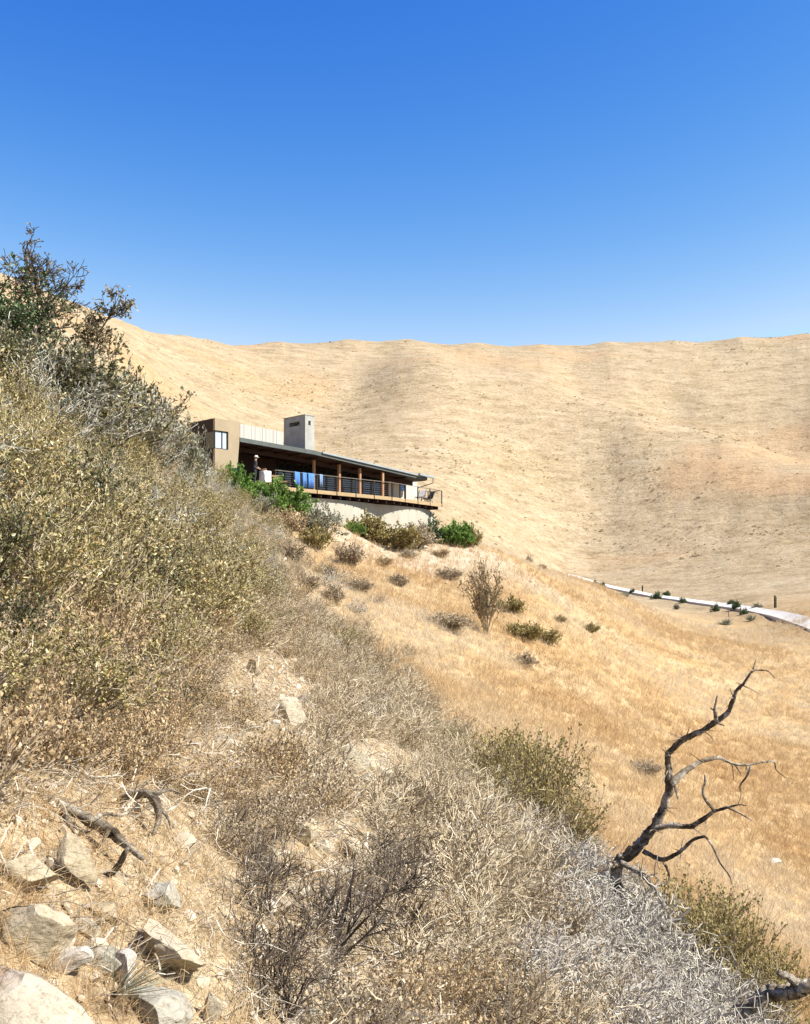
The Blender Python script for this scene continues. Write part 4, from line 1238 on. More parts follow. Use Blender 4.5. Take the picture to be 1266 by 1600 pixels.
def plant(key, pos, scale=1.0, rz=0.0, tilt=(0, 0), variant=None, info=None):
    ms = KINDS[key][variant if variant is not None else int(RNG.integers(len(KINDS[key])))]
    nm, lab, cat, grp = info or INFO[key]
    o = empty(nm, pos, rz, lab, cat, grp)
    o.rotation_euler = (tilt[0], tilt[1], rz)
    o.scale = (scale,) * 3 if np.isscalar(scale) else scale
    for part_name, me in ms:
        link(part_name, me, o)
    return o

# which plant grows where (ground seen at these photo pixels)
ZONES = [
    (200, 1050, 300, 'drygold', 0.55), (450, 1100, 250, 'drygold', 0.5), (600, 1300, 250, 'drygold', 0.4), (350, 900, 120, 'drygold', 0.8), (800, 1450, 250, 'drygold', 0.35),  # px, py, radius, kind, weight
    (60, 700, 190, 'olive', 3.0), (200, 800, 190, 'olive', 3.0), (60, 900, 190, 'olive', 3.0), (230, 950, 150, 'olive', 2.4), (320, 900, 80, 'olive', 0.7), (120, 640, 150, 'greyleaf', 2.6), (220, 730, 150, 'greyleaf', 2.6), (60, 760, 130, 'greyleaf', 1.3), (300, 830, 90, 'greyleaf', 1.4), (20, 880, 130, 'darkolive', 2.6), (130, 980, 120, 'darkolive', 1.4), (100, 640, 100, 'darkolive', 0.7), (250, 900, 120, 'twiggy', 1.0), (350, 960, 80, 'twiggy', 0.8),
    (250, 720, 100, 'twiggy', 1.6), (360, 860, 70, 'drygold', 1.4), (20, 860, 100, 'darktwig', 0.9), (310, 1010, 110, 'buckwheat', 0.8),
    (100, 1090, 140, 'buckwheat', 2.4), (260, 1130, 130, 'buckwheat', 1.3), (150, 1180, 130, 'buckwheat', 1.4), (420, 940, 70, 'drygold', 1.4), (470, 900, 90, 'drygold', 1.6),
    (440, 1010, 90, 'buckwheat', 0.9), (560, 1000, 120, 'twiggy', 2.0), (640, 1080, 130, 'twiggy', 2.0), (540, 1110, 80, 'silver', 0.9), (450, 1200, 100, 'buckwheat', 0.6),
    (700, 1180, 120, 'twiggy', 1.5), (850, 1260, 120, 'twiggy', 1.2), (820, 1200, 60, 'khaki', 2.4), (620, 1290, 110, 'twiggy', 1.0), (760, 1330, 130, 'twiggy', 1.6),
    (900, 1320, 110, 'silver', 1.8), (1000, 1420, 110, 'silver', 2.4), (930, 1500, 120, 'silver', 1.9), (1100, 1560, 110, 'silver', 1.4), (1130, 1430, 80, 'khaki', 1.7), (1180, 1500, 70, 'khaki', 1.5), (1060, 1360, 60, 'darktwig', 1.0),
    (380, 1330, 90, 'darktwig', 1.6), (350, 1430, 90, 'darktwig', 1.5), (430, 1500, 120, 'darktwig', 1.6), (560, 1500, 130, 'darktwig', 1.0), (650, 1450, 130, 'twiggy', 1.2), (780, 1520, 130, 'twiggy', 1.0), (700, 1560, 120, 'buckwheat', 0.6), (820, 1460, 100, 'drygold', 0.6),
    (560, 1380, 80, 'darktwig', 0.9),
]
ZA = np.array([z[:3] for z in ZONES]); ZW = np.array([z[4] for z in ZONES])
def zone_kind(px, py):
    w = ZW * np.exp(-((ZA[:, 0] - px) ** 2 + (ZA[:, 1] - py) ** 2) / (ZA[:, 2] ** 2))
    t = w.sum()
    if t < 0.02: return None
    # darker zones sharpen the choice
    w = w ** 1.1
    return ZONES[int(RNG.choice(len(w), p=w / w.sum()))][3]
CLEAR = [(120, 1440, 250, 230), (60, 1300, 120, 90), (440, 1110, 62, 55), (400, 1070, 60, 50), (440, 1160, 60, 40), (575, 1215, 80, 60), (520, 1335, 100, 55), (480, 1410, 60, 30), (330, 1190, 80, 40), (200, 1290, 100, 70)]
SIZE = {'twiggy': 0.95, 'silver': 0.95, 'olive': 0.72, 'buckwheat': 0.72, 'drygold': 0.75, 'darktwig': 0.75, 'khaki': 0.95, 'greyleaf': 0.78, 'darkolive': 0.72}
OPEN = [(340, 1120, 170, 110), (450, 1080, 110, 90), (560, 1210, 130, 70), (500, 1340, 150, 80), (330, 1230, 140, 70)]     # stony, sparsely grown ground
RADI = {'twiggy': 0.40, 'silver': 0.40, 'olive': 0.50, 'buckwheat': 0.27, 'drygold': 0.28, 'darktwig': 0.45, 'khaki': 0.45, 'greyleaf': 0.5, 'darkolive': 0.5}
def scatter_scrub():
    pts = []; count = {}
    N = 26000
    lo, hi = math.log(3.0), math.log(58)
    D = np.exp(RNG.uniform(lo, hi, N)); D = np.sqrt(D * np.sqrt(D * D))    # log-spread in distance
    U = RNG.uniform(-0.50, 0.46, N)
    X = U * D
    Z = gz(X, D)
    grid = {}
    for x, y, z in zip(X, D, Z):
        if x > scrub_edge(y) + RNG.normal(0, 0.35 + 0.035 * max(0, y - 12)): continue
        px, py = CXP + FPX * x / y, HOR - FPX * z / y
        if py > 1800: continue
        if any(((px - c[0]) / c[2]) ** 2 + ((py - c[1]) / c[3]) ** 2 < 1 for c in CLEAR): continue
        k = zone_kind(min(max(px, -20), 1250), min(max(py, 600), 1620))
        if k is None: continue
        sc = RNG.uniform(0.7, 1.25) * SIZE[k] * (0.75 if y < 5.5 else 1.0)
        opn = max(math.exp(-((px - c[0]) / c[2]) ** 2 - ((py - c[1]) / c[3]) ** 2) for c in OPEN)
        if RNG.random() < 0.6 * opn: continue
        sc *= 1 - 0.45 * opn
        # on the far part of the slope fewer, larger plants stand for the mass
        rad = RADI[k] * sc * (1.0 + 0.010 * max(0, y - 12))
        if count.get(k, 0) >= 290: continue
        key = (int(x // 1.2), int(y // 1.2))
        ok = True
        for a in (-1, 0, 1):
            for b in (-1, 0, 1):
                for (qx, qy, qr) in grid.get((key[0] + a, key[1] + b), ()):
                    if (qx - x) ** 2 + (qy - y) ** 2 < (0.82 * (qr + rad) * 0.72) ** 2: ok = False; break
                if not ok: break
            if not ok: break
        if not ok: continue
        grid.setdefault(key, []).append((x, y, rad))
        count[k] = count.get(k, 0) + 1
        tl = (RNG.normal(0, 0.10), RNG.normal(0.20, 0.10))
        sc *= (1.0 + 0.010 * max(0, y - 12))
        zs = sc * RNG.uniform(0.85, 1.2)
        plant(k, (x, y, z - 0.02), (sc, sc, zs), RNG.uniform(0, 6.28) if k != 'olive' else RNG.normal(0.2, 0.5), tl)
    print('SCRUB', count, sum(count.values()))
scatter_scrub()
# brush closing round the foot of the dead tree and the big spiked shrubs at the grass edge
for px, D, sc in ((900, 10.6, 1.5), (935, 10.2, 1.35), (965, 10.8, 1.5), (1000, 10.4, 1.3), (1030, 10.9, 1.3), (870, 11.5, 1.4), (915, 11.8, 1.5), (980, 9.6, 1.2), (1060, 10.2, 1.2), (1090, 9.8, 1.1), (1130, 9.3, 1.1)):
    p_ = at_ground(px, D); plant('silver', p_ - np.array([0, 0, 0.02]), sc, RNG.uniform(0, 6.28), (RNG.normal(0, .1), RNG.normal(.2, .1)))
for px, D, sc in ((815, 17.5, 1.75), (845, 16.5, 1.45), (870, 15.8, 1.2), (790, 18.5, 1.4), (1120, 12.6, 1.3), (1160, 12.2, 1.2), (1085, 13.5, 1.3), (1190, 11.6, 1.1), (1050, 14.2, 1.2)):
    p_ = at_ground(px, D); plant('khaki', p_ - np.array([0, 0, 0.02]), sc, RNG.uniform(0, 6.28), (RNG.normal(0, .1), RNG.normal(.15, .08)))
# ------------------------------------------------------------------ rocks
def rock_mat(name, c1, c2, c3, scale=3.0):
    m, nt, out = mat_new(name)
    L = nt.links.new
    tc = nnode(nt, 'ShaderNodeTexCoord')
    oi = nnode(nt, 'ShaderNodeObjectInfo')
    ad = nnode(nt, 'ShaderNodeVectorMath', operation='ADD'); L(tc.outputs['Object'], ad.inputs[0])
    rv = nnode(nt, 'ShaderNodeVectorMath', operation='SCALE'); rv.inputs[0].default_value = (17, 31, 9); L(oi.outputs['Random'], rv.inputs['Scale']); L(rv.outputs[0], ad.inputs[1])
    P = ad.outputs[0]
    n1 = noise(nt, P, scale, 6, 0.65, 0.3)
    n2 = noise(nt, P, scale * 14, 8, 0.75)
    n3 = noise(nt, P, scale * 0.5, 3, 0.5)
    r1 = ramp(nt, [(0.32, c1), (0.5, c2), (0.7, c3)], n1.outputs[0])
    r2 = ramp(nt, [(0.33, (0.42, 0.38, 0.32)), (0.48, (0.92, 0.91, 0.88)), (0.7, (1.12, 1.12, 1.1))], n2.outputs[0])
    c = mixc(nt, 1.0, r1.outputs[0], r2.outputs[0], 'MULTIPLY')
    pk = ramp(nt, [(0.58, (0, 0, 0)), (0.72, (0.5, 0.5, 0.5))], n3.outputs[0])
    c = mixc(nt, pk.outputs[0], c, (0.43, 0.33, 0.30))
    b = nnode(nt, 'ShaderNodeBsdfPrincipled'); b.inputs['Roughness'].default_value = 0.95; b.inputs['Specular IOR Level'].default_value = 0.15
    L(c, b.inputs['Base Color'])
    mp = nnode(nt, 'ShaderNodeMapping'); mp.inputs['Scale'].default_value = (1, 1, 4); mp.inputs['Rotation'].default_value = (0.3, 0.5, 0); L(P, mp.inputs[0])
    n4 = noise(nt, mp.outputs[0], scale * 4, 6, 0.7, 0.5)
    ms = mixc(nt, 0.5, n4.outputs[0], n2.outputs[0])
    bp = nnode(nt, 'ShaderNodeBump'); bp.inputs['Strength'].default_value = 0.8; bp.inputs['Distance'].default_value = 0.03; L(ms, bp.inputs['Height']); L(bp.outputs[0], b.inputs['Normal'])
    L(b.outputs[0], out.inputs[0])
    return m
RM = {'tan': rock_mat('tan_sandstone', (0.36, 0.29, 0.18), (0.50, 0.42, 0.29), (0.62, 0.54, 0.40)),
      'pale': rock_mat('pale_sandstone', (0.42, 0.36, 0.26), (0.55, 0.48, 0.36), (0.66, 0.59, 0.47)),
      'white': rock_mat('white_stone', (0.58, 0.52, 0.43), (0.68, 0.63, 0.54), (0.78, 0.74, 0.66)),
      'grey': rock_mat('grey_stone', (0.27, 0.25, 0.20), (0.42, 0.39, 0.32), (0.55, 0.52, 0.44)),
      'dark': rock_mat('dark_stone', (0.10, 0.095, 0.08), (0.20, 0.185, 0.155), (0.30, 0.28, 0.24))}
import bmesh
def ico(sub):
    bm = bmesh.new(); bmesh.ops.create_icosphere(bm, subdivisions=sub, radius=1.0)
    V = np.array([v.co[:] for v in bm.verts]); F = np.array([[v.index for v in f.verts] for f in bm.faces]); bm.free()
    return V, F
ICO = {k: ico(k) for k in (1, 2, 3, 4, 5)}
def rock_shape(seed, sub=4, cuts=11, rough=0.05):
    rg = np.random.default_rng(seed)
    V, F = ICO[sub]; V = V.copy()
    for _ in range(cuts):
        n = rg.normal(0, 1, 3); n /= np.linalg.norm(n); h = rg.uniform(0.36, 0.78)
        d = V @ n - h
        V -= np.maximum(d, 0)[:, None] * n
    U = V * 2.3 + rg.uniform(-9, 9, 3)
    nz = vnoise(U[:, 0] + U[:, 2] * .7, U[:, 1] - U[:, 2] * .6, seed) + 0.5 * vnoise(U[:, 0] * 2.3 - U[:, 2] * 1.9, U[:, 1] * 2.3 + U[:, 2] * 1.7, seed + 1) + 0.3 * vnoise(U[:, 0] * 5 + U[:, 2] * 4, U[:, 1] * 5 - U[:, 2] * 4.3, seed + 2)
    return V * (1 + rough * 2.4 * nz)[:, None], F
ROCK_N = [0]
def rock(px, py, wpx, hpx, mat, label, tilt=0.0, rz=0.0, D=None, depth=0.8, sub=4, name='rock', group=None, cuts=11, sink=0.0):
    g = G(px, py + hpx * 0.38) if D is None else at_ground(px, D)
    D = g[1]
    w = wpx * D / FPX / 2; h = hpx * D / FPX / 2
    ROCK_N[0] += 1
    V, F = rock_shape(500 + ROCK_N[0] * 7, sub, cuts)
    ext = np.abs(V).max(0)
    V = V / ext * np.array([w, w * depth, h])
    ca, sa = math.cos(tilt), math.sin(tilt)
    V = np.stack([V[:, 0] * ca + V[:, 2] * sa, V[:, 1], -V[:, 0] * sa + V[:, 2] * ca], 1)
    ca, sa = math.cos(rz), math.sin(rz)
    V = np.stack([V[:, 0] * ca - V[:, 1] * sa, V[:, 0] * sa + V[:, 1] * ca, V[:, 2]], 1)
    o = link(name, mesh_from(name, V, F, [RM[mat]], False), None, (g[0], g[1], g[2] + h * (0.62 - sink)))
    if hasattr(o.data, 'set_sharp_from_angle'):
        for p_ in o.data.polygons: p_.use_smooth = True
        o.data.set_sharp_from_angle(angle=R(32))
    return tag(o, label, 'rock', group)
rock(58, 1568, 240, 110, 'pale', 'large pale sandstone slab in the corner of the stony patch', 0.42, 0.2, depth=1.0, sub=5, cuts=12)
rock(48, 1452, 130, 92, 'tan', 'rounded grey tan boulder with a pinkish stain above the large slab', 0.3, 0.1, sub=5, cuts=8)
rock(103, 1500, 84, 44, 'white', 'flat white stone flake leaning between boulder and slab', -0.28, 0.3, sub=4, cuts=7)
rock(193, 1512, 48, 68, 'white', 'upright bright white stone beside the dark hollow', 0.2, 0.0, sub=4)
rock(160, 1490, 74, 56, 'grey', 'grey stone wedged behind the upright white stone', 0.2, 0.5, sub=4)
rock(258, 1478, 150, 72, 'tan', 'long tilted tan slab overhanging a dark hollow', 0.5, 0.3, sub=5, cuts=8)
rock(250, 1402, 74, 58, 'grey', 'blocky grey white rock half under dark twigs', 0.4, 0.2, sub=4)
rock(112, 1335, 56, 110, 'tan', 'upended tan slab below the twisted grey trunk', -0.45, 0.2, sub=4, cuts=8)
rock(44, 1358, 96, 74, 'tan', 'dull tan rock sunk in orange dry grass', 0.3, 0.2, sub=4)
rock(330, 1578, 34, 62, 'pale', 'narrow pale stone standing in dark brush', 0.15, 0.0, sub=4)
rock(235, 1565, 140, 66, 'grey', 'broad grey rock behind the blue green grass tuft', 0.4, 0.0, sub=5)
rock(140, 1450, 60, 34, 'pale', 'small pale slab lying across dry grass by the boulder', 0.5, 0.3, sub=3)
rock(170, 1420, 70, 30, 'tan', 'flat tan stone lying in orange straw', 0.6, 0.2, sub=3)
rock(452, 1112, 56, 56, 'pale', 'big pale grey angular boulder with a dark underside', 0.35, 0.1, sub=4, cuts=8)
rock(470, 1094, 26, 30, 'dark', 'dark stone behind the angular boulder', 0.2, 0.0, sub=3)
rock(428, 1100, 20, 18, 'pale', 'small pale stone touching the left of the angular boulder', sub=3)
rock(431, 1129, 15, 15, 'white', 'little white stone below the angular boulder', sub=3)
for px, py, w, h, m in ((398, 1046, 34, 18, 'pale'), (399, 1073, 22, 20, 'pale'), (388, 1132, 26, 24, 'tan'), (384, 1092, 22, 14, 'tan'), (372, 1120, 30, 18, 'tan'), (425, 1160, 30, 18, 'tan'),
                        (512, 1152, 34, 26, 'tan'), (560, 1192, 30, 34, 'pale'), (545, 1175, 24, 30, 'pale'), (585, 1195, 22, 26, 'tan'), (632, 1222, 22, 30, 'dark'), (600, 1210, 26, 24, 'pale'), (572, 1215, 24, 20, 'grey'), (540, 1215, 40, 26, 'tan'),
                        (468, 1296, 54, 36, 'tan'), (505, 1322, 46, 26, 'pale'), (548, 1325, 40, 34, 'tan'), (592, 1330, 34, 28, 'tan'), (470, 1392, 32, 24, 'pale'), (440, 1410, 44, 24, 'tan'), (535, 1362, 30, 24, 'pale'), (575, 1385, 44, 34, 'tan'), (590, 1440, 22, 14, 'white'),
                        (420, 1340, 40, 24, 'tan'), (300, 1215, 36, 22, 'tan'), (255, 1205, 40, 26, 'tan'), (500, 1250, 30, 22, 'tan'), (910, 1560, 40, 30, 'tan'), (930, 1590, 44, 34, 'pale'), (870, 1580, 36, 24, 'tan'), (475, 1590, 40, 30, 'grey')):
    rock(px, py, w * 1.15, h * 1.15, m, 'weathered %s stone lying loose between the shrubs' % {'pale': 'pale', 'tan': 'tan', 'dark': 'dark grey', 'grey': 'grey', 'white': 'white'}[m], RNG.normal(0.3, 0.2), RNG.uniform(0, 3), sub=3, group='loose %s stones of the near slope' % m)
for px, py, w, h in ((1209, 1346, 26, 15), ):
    rock(px, py, w, h, 'white', 'pale stone lying alone in the golden grass', 0.2, 0.0, sub=3)

# ------------------------------------------------------------------ traced dead wood
def rough_tube(bag, pts, rad, k=12, seed=0, step=0.03, wob=0.22):
    pts = np.asarray(pts, float); rad = np.asarray(rad, float)
    seg = np.r_[0, np.cumsum(np.linalg.norm(np.diff(pts, axis=0), axis=1))]
    n = max(4, int(seg[-1] / step)); s = np.linspace(0, seg[-1], n)
    Q = np.stack([np.interp(s, seg, pts[:, i]) for i in range(3)], 1)
    for _ in range(2): Q[1:-1] = 0.25 * Q[:-2] + 0.5 * Q[1:-1] + 0.25 * Q[2:]
    rr = np.interp(s, seg, rad)
    rg = np.random.default_rng(seed)
    Q[1:-1] += rg.normal(0, 1, (n - 2, 3)) * rr[1:-1, None] * 0.10
    rr = rr * (1 + wob * (rg.random(n) - 0.5))
    n0 = bag.n
    bag.tube(Q, rr, k)
    V = bag.V[-1]; c = np.repeat(Q, k, 0); a = np.tile(np.arange(k), n) * 2 * np.pi / k; tw = np.repeat(s / (rr.mean() * 14 + 1e-6), k)
    f = 1 + 0.16 * np.sin(3 * a + tw * 2.0) + 0.09 * np.sin(5 * a - tw * 1.3) + 0.06 * rg.normal(0, 1, n * k)
    V[:n * k] = c + (V[:n * k] - c) * f[:, None]
def trace(pts, D0, D1=None, scale=None):
    """crop pixels of the right-hand detail (origin 840,1000, 0.375 px each) -> world, depth running D0..D1"""
    D1 = D0 if D1 is None else D1
    n = len(pts)
    return [W(840 + 0.375 * x, 1000 + 0.375 * y, D0 + (D1 - D0) * i / max(1, n - 1)) for i, (x, y) in enumerate(pts)]
def cr(wc, D): return wc * 0.72 * 0.375 * D / FPX / 2
DT = 11.6
tb = at_ground(955, DT)
tree = empty('dead_tree', tb, 0, 'leafless dark twisted dead tree leaning out over the golden slope', 'tree')
def limb(name, crop_pts, widths, D0, D1, seed, mat='dead_dark', parent=None, pre=None):
    P = trace(crop_pts, D0, D1)
    if pre is not None: P = [pre] + P; widths = [widths[0] * 1.1] + list(widths)
    w = np.interp(np.linspace(0, 1, len(P)), np.linspace(0, 1, len(widths)), widths)
    b = Bag(); rough_tube(b, P, [cr(x, q[1]) for x, q in zip(w, P)], seed=seed)
    return b.build(name, PM[mat], parent or tree, smooth=True)
main = limb('trunk', [(330, 925), (400, 880), (480, 790), (530, 700), (550, 620), (545, 540), (540, 470), (610, 410), (690, 375), (745, 340), (795, 305), (820, 240), (830, 205), (855, 190), (890, 135)],
            [70, 62, 50, 44, 46, 38, 34, 34, 30, 30, 26, 22, 20, 18, 12], DT, DT - 0.5, 1, pre=tb - np.array([0, 0, 0.1]))
limb('branch', [(890, 135), (905, 125), (960, 125), (990, 160)], [13, 9, 5], DT - 0.5, DT - 0.4, 2)
limb('branch', [(897, 122), (903, 100), (912, 80)], [10, 4], DT - 0.5, DT - 0.5, 3)
limb('branch', [(745, 335), (738, 280), (750, 230)], [22, 16, 8], DT - 0.4, DT - 0.5, 4, 'dead_wood')
limb('branch', [(742, 300), (722, 285)], [12, 7], DT - 0.4, DT - 0.45, 5)
limb('branch', [(750, 345), (778, 357)], [12, 6], DT - 0.4, DT - 0.5, 6)
bB = limb('branch', [(553, 605), (610, 550), (680, 505), (750, 488), (810, 515), (870, 522), (940, 508), (990, 505), (992, 540), (1040, 580)], [40, 34, 24, 18, 15, 14, 12, 10, 7, 4], DT - 0.2, DT + 0.6, 7, 'dead_wood')
limb('twig', [(890, 525), (870, 575), (840, 605), (850, 650), (835, 685)], [14, 12, 8, 5, 4], DT + 0.4, DT + 0.5, 8, parent=bB)
limb('twig', [(820, 515), (850, 560)], [10, 5], DT + 0.3, DT + 0.3, 9, parent=bB)
limb('branch', [(575, 610), (585, 662)], [18, 8], DT - 0.2, DT - 0.3, 10)
bC = limb('branch', [(478, 790), (550, 770), (640, 778), (700, 740), (740, 712), (795, 698), (840, 685), (870, 690)], [40, 34, 30, 26, 20, 14, 8, 5], DT - 0.1, DT - 0.8, 11)
limb('twig', [(795, 700), (850, 725), (893, 752)], [11, 8, 5], DT - 0.7, DT - 0.9, 12, parent=bC)
limb('twig', [(735, 712), (690, 655), (688, 620), (703, 590), (697, 560)], [18, 15, 13, 12, 8], DT - 0.6, DT - 0.5, 13, parent=bC)
bD = limb('branch', [(440, 880), (520, 920), (600, 880), (650, 830), (700, 815), (730, 860), (760, 930), (800, 980), (812, 1020)], [30, 26, 22, 18, 15, 11, 9, 7, 4], DT - 0.1, DT - 0.9, 14)
limb('twig', [(525, 925), (550, 970), (550, 1010), (525, 1025)], [16, 13, 9, 5], DT - 0.3, DT - 0.4, 15, parent=bD)
limb('branch', [(350, 930), (430, 970), (500, 1050), (540, 1130), (570, 1200), (580, 1280)], [34, 30, 24, 20, 14, 9], DT - 0.1, DT - 1.4, 16, 'dead_wood')
limb('branch', [(330, 930), (225, 965), (225, 1060)], [40, 28, 20], DT, DT - 0.9, 17)
for k in range(48):                       # short spurs along the limbs
    src = [(540, 470), (610, 410), (690, 375), (530, 700), (545, 540), (480, 790), (640, 778), (700, 740), (680, 505), (810, 515), (600, 880), (870, 522), (430, 970), (820, 240), (855, 190)][k % 15]
    a = RNG.uniform(0, 6.28); l = RNG.uniform(15, 80)
    limb('twig', [src, (src[0] + math.cos(a) * l * 0.5 + RNG.normal(0, 5), src[1] + math.sin(a) * l * 0.5), (src[0] + math.cos(a) * l, src[1] + math.sin(a) * l)], [7, 4, 2], DT - 0.3, DT - 0.3 + RNG.normal(0, 0.3), 40 + k)

def wood_thing(name, label, cat, runs, mat):
    """runs: list of (photo pixel points, widths in px, D0, D1)"""
    P0 = W(*runs[0][0][0], runs[0][2])
    t = empty(name, P0, 0, label, cat)
    for i, (pts, wd, D0, D1) in enumerate(runs):
        P = [W(x, y, D0 + (D1 - D0) * j / (len(pts) - 1)) for j, (x, y) in enumerate(pts)]
        w = np.interp(np.linspace(0, 1, len(P)), np.linspace(0, 1, len(wd)), wd)
        b = Bag(); rough_tube(b, P, [x * q[1] / FPX / 2 for x, q in zip(w, P)], seed=70 + i + int(pts[0][0]), step=0.02, k=12)
        b.build('limb' if i == 0 else 'branch', PM[mat], t, smooth=True)
    return t
def gd(px, py): return G(px, py)[1]
d1 = gd(150, 1310)
wood_thing('fallen_trunk', 'dark twisted dead trunk lying above the upended tan slab', 'log', [
    ([(62, 1242), (100, 1258), (140, 1283), (170, 1296), (195, 1318), (224, 1342)], [9, 14, 17, 18, 13, 7], d1 + 0.05, d1 - 0.15),
    ([(100, 1258), (108, 1290), (118, 1302)], [10, 6, 3], d1, d1 - 0.1),
    ([(170, 1296), (160, 1320), (150, 1345)], [8, 4, 2], d1 - 0.1, d1 - 0.15),
    ([(140, 1283), (165, 1270), (190, 1275), (210, 1262)], [7, 5, 3], d1 - 0.1, d1 + 0.2),
    ([(62, 1242), (40, 1236), (18, 1245)], [8, 5, 3], d1 + 0.05, d1)], 'dead_wood')
d2 = gd(225, 1290)
wood_thing('bent_branch', 'bleached grey branch bent in a loop among rusty twigs', 'branch', [
    ([(180, 1256), (198, 1243), (222, 1238), (240, 1243), (248, 1262), (247, 1284), (240, 1304)], [8, 12, 15, 14, 12, 10, 5], d2 + 0.1, d2 - 0.1), ([(240, 1243), (262, 1232), (285, 1240)], [8, 5, 2], d2, d2 + 0.1), ([(248, 1262), (262, 1275), (268, 1296)], [7, 4, 2], d2, d2 - .1)], 'dead_wood')
d3 = gd(175, 1370)
wood_thing('broken_stick', 'orange brown broken stick propped below the bent branch', 'stick', [([(150, 1378), (182, 1360), (192, 1338), (200, 1325)], [9, 10, 9, 5], d3, d3 - 0.05)], 'dead_wood')
d4 = gd(1150, 1590)
wood_thing('grey_log', 'weathered grey log reaching out of the brush at the grass edge', 'log', [
    ([(1130, 1600), (1200, 1553), (1237, 1551), (1266, 1540), (1320, 1525)], [22, 24, 22, 20, 16], 9.4, 9.0), ([(1215, 1519), (1238, 1530), (1252, 1543)], [9, 14, 16], 9.2, 9.15)], 'dead_wood')
d5 = 9.8
wood_thing('white_stick', 'bare whitish stick lying across the silvery brush', 'stick', [([(1033, 1452), (1065, 1433), (1080, 1418)], [8, 7, 3], d5, d5)], 'dead_wood')
# ------------------------------------------------------------------ named shrubs and trees
def make_kind(key, n, fn, wood, leaf, width=0.42, mean=0.5, names=('stems', 'foliage')):
    kind_variants(key, n, fn, wood, leaf, names=names, width=width, mean=mean)
def dome(lsize, leaf=3.0, stems=26, spread=1.25):
    def f(P):
        P.stems(stems, spread, 0.50, 0.016, dict(nseg=(4, 3, 3), wob=(0.12, 0.2, 0.25), up=(0.04, 0.08, 0.08), kids=(1.1, 1.1, 0), spread=(0.55, 0.65, 0), len=(0, 0.32, 0.2), rmin=0.006, taper=0.86, leaf=leaf, lsize=lsize, tip=3, tint=0.4))
    return f
make_kind('dome_bright', 2, dome(0.06, 9.0), 'twig_brown', 'leaf_bright')
make_kind('dome_green', 2, dome(0.065, 7.0), 'twig_dark', 'leaf_green')
make_kind('dome_khaki', 2, dome(0.07, 2.6), 'twig_brown', 'leaf_khaki')
make_kind('dome_sage', 2, dome(0.06, 2.4), 'twig_grey', 'leaf_sage', width=0.3)
make_kind('dome_rust', 2, dome(0.06, 1.8), 'twig_brown', 'leaf_rust', width=0.3)
make_kind('dome_tan', 2, dome(0.06, 1.8), 'twig_grey', 'leaf_tan', width=0.3)
make_kind('dome_dead', 2, dome(0.06, 2.2), 'twig_dark', 'leaf_dead', width=0.35)
def spiky(P):
    for i in range(90):
        a = P.r.uniform(0, 6.28); t = P.r.uniform(0.05, 1.35)
        d = np.array([math.cos(a) * math.sin(t), math.sin(a) * math.sin(t), math.cos(t)])
        P.seg(np.array([0, 0, 0.0]), d * 0.06, 0.02, 0.01, 0.3)
        P.leaf(d * 0.03, d, P.r.uniform(0.45, 0.85))
make_kind('spiky', 1, spiky, 'twig_brown', 'leaf_sage', width=0.035, names=('crown_base', 'foliage'))
make_kind('spiky_green', 1, spiky, 'twig_brown', 'leaf_bright', width=0.045, names=('crown_base', 'foliage'))
DIM = {}
def dims(key):
    if key not in DIM:
        pr = []
        for ms in KINDS[key]:
            pts = []
            for nm, me in ms:
                q = np.empty(len(me.vertices) * 3, np.float32); me.vertices.foreach_get('co', q); pts.append(q.reshape(-1, 3))
            p_ = np.vstack(pts); lo, hi = np.percentile(p_, 1, axis=0), np.percentile(p_, 99, axis=0)
            pr.append(((hi[0] - lo[0] + hi[1] - lo[1]) / 2, hi[2]))
        DIM[key] = pr
    return DIM[key]
def bush(key, px, py, wpx, hpx, name, label, cat='shrub', D=None, group=None, tilt=(0, 0.0)):
    g = at_ground(px, D) if D is not None else G(px, py)
    v = int(RNG.integers(len(KINDS[key])))
    w, h = wpx * g[1] / FPX, hpx * g[1] / FPX
    dw, dh = dims(key)[v]
    sx, sz = w / dw, h / dh
    return plant(key, g - np.array([0, 0, 0.02]), (sx, sx, sz), RNG.uniform(0, 6.28), tilt, v, (name, label, cat, group))
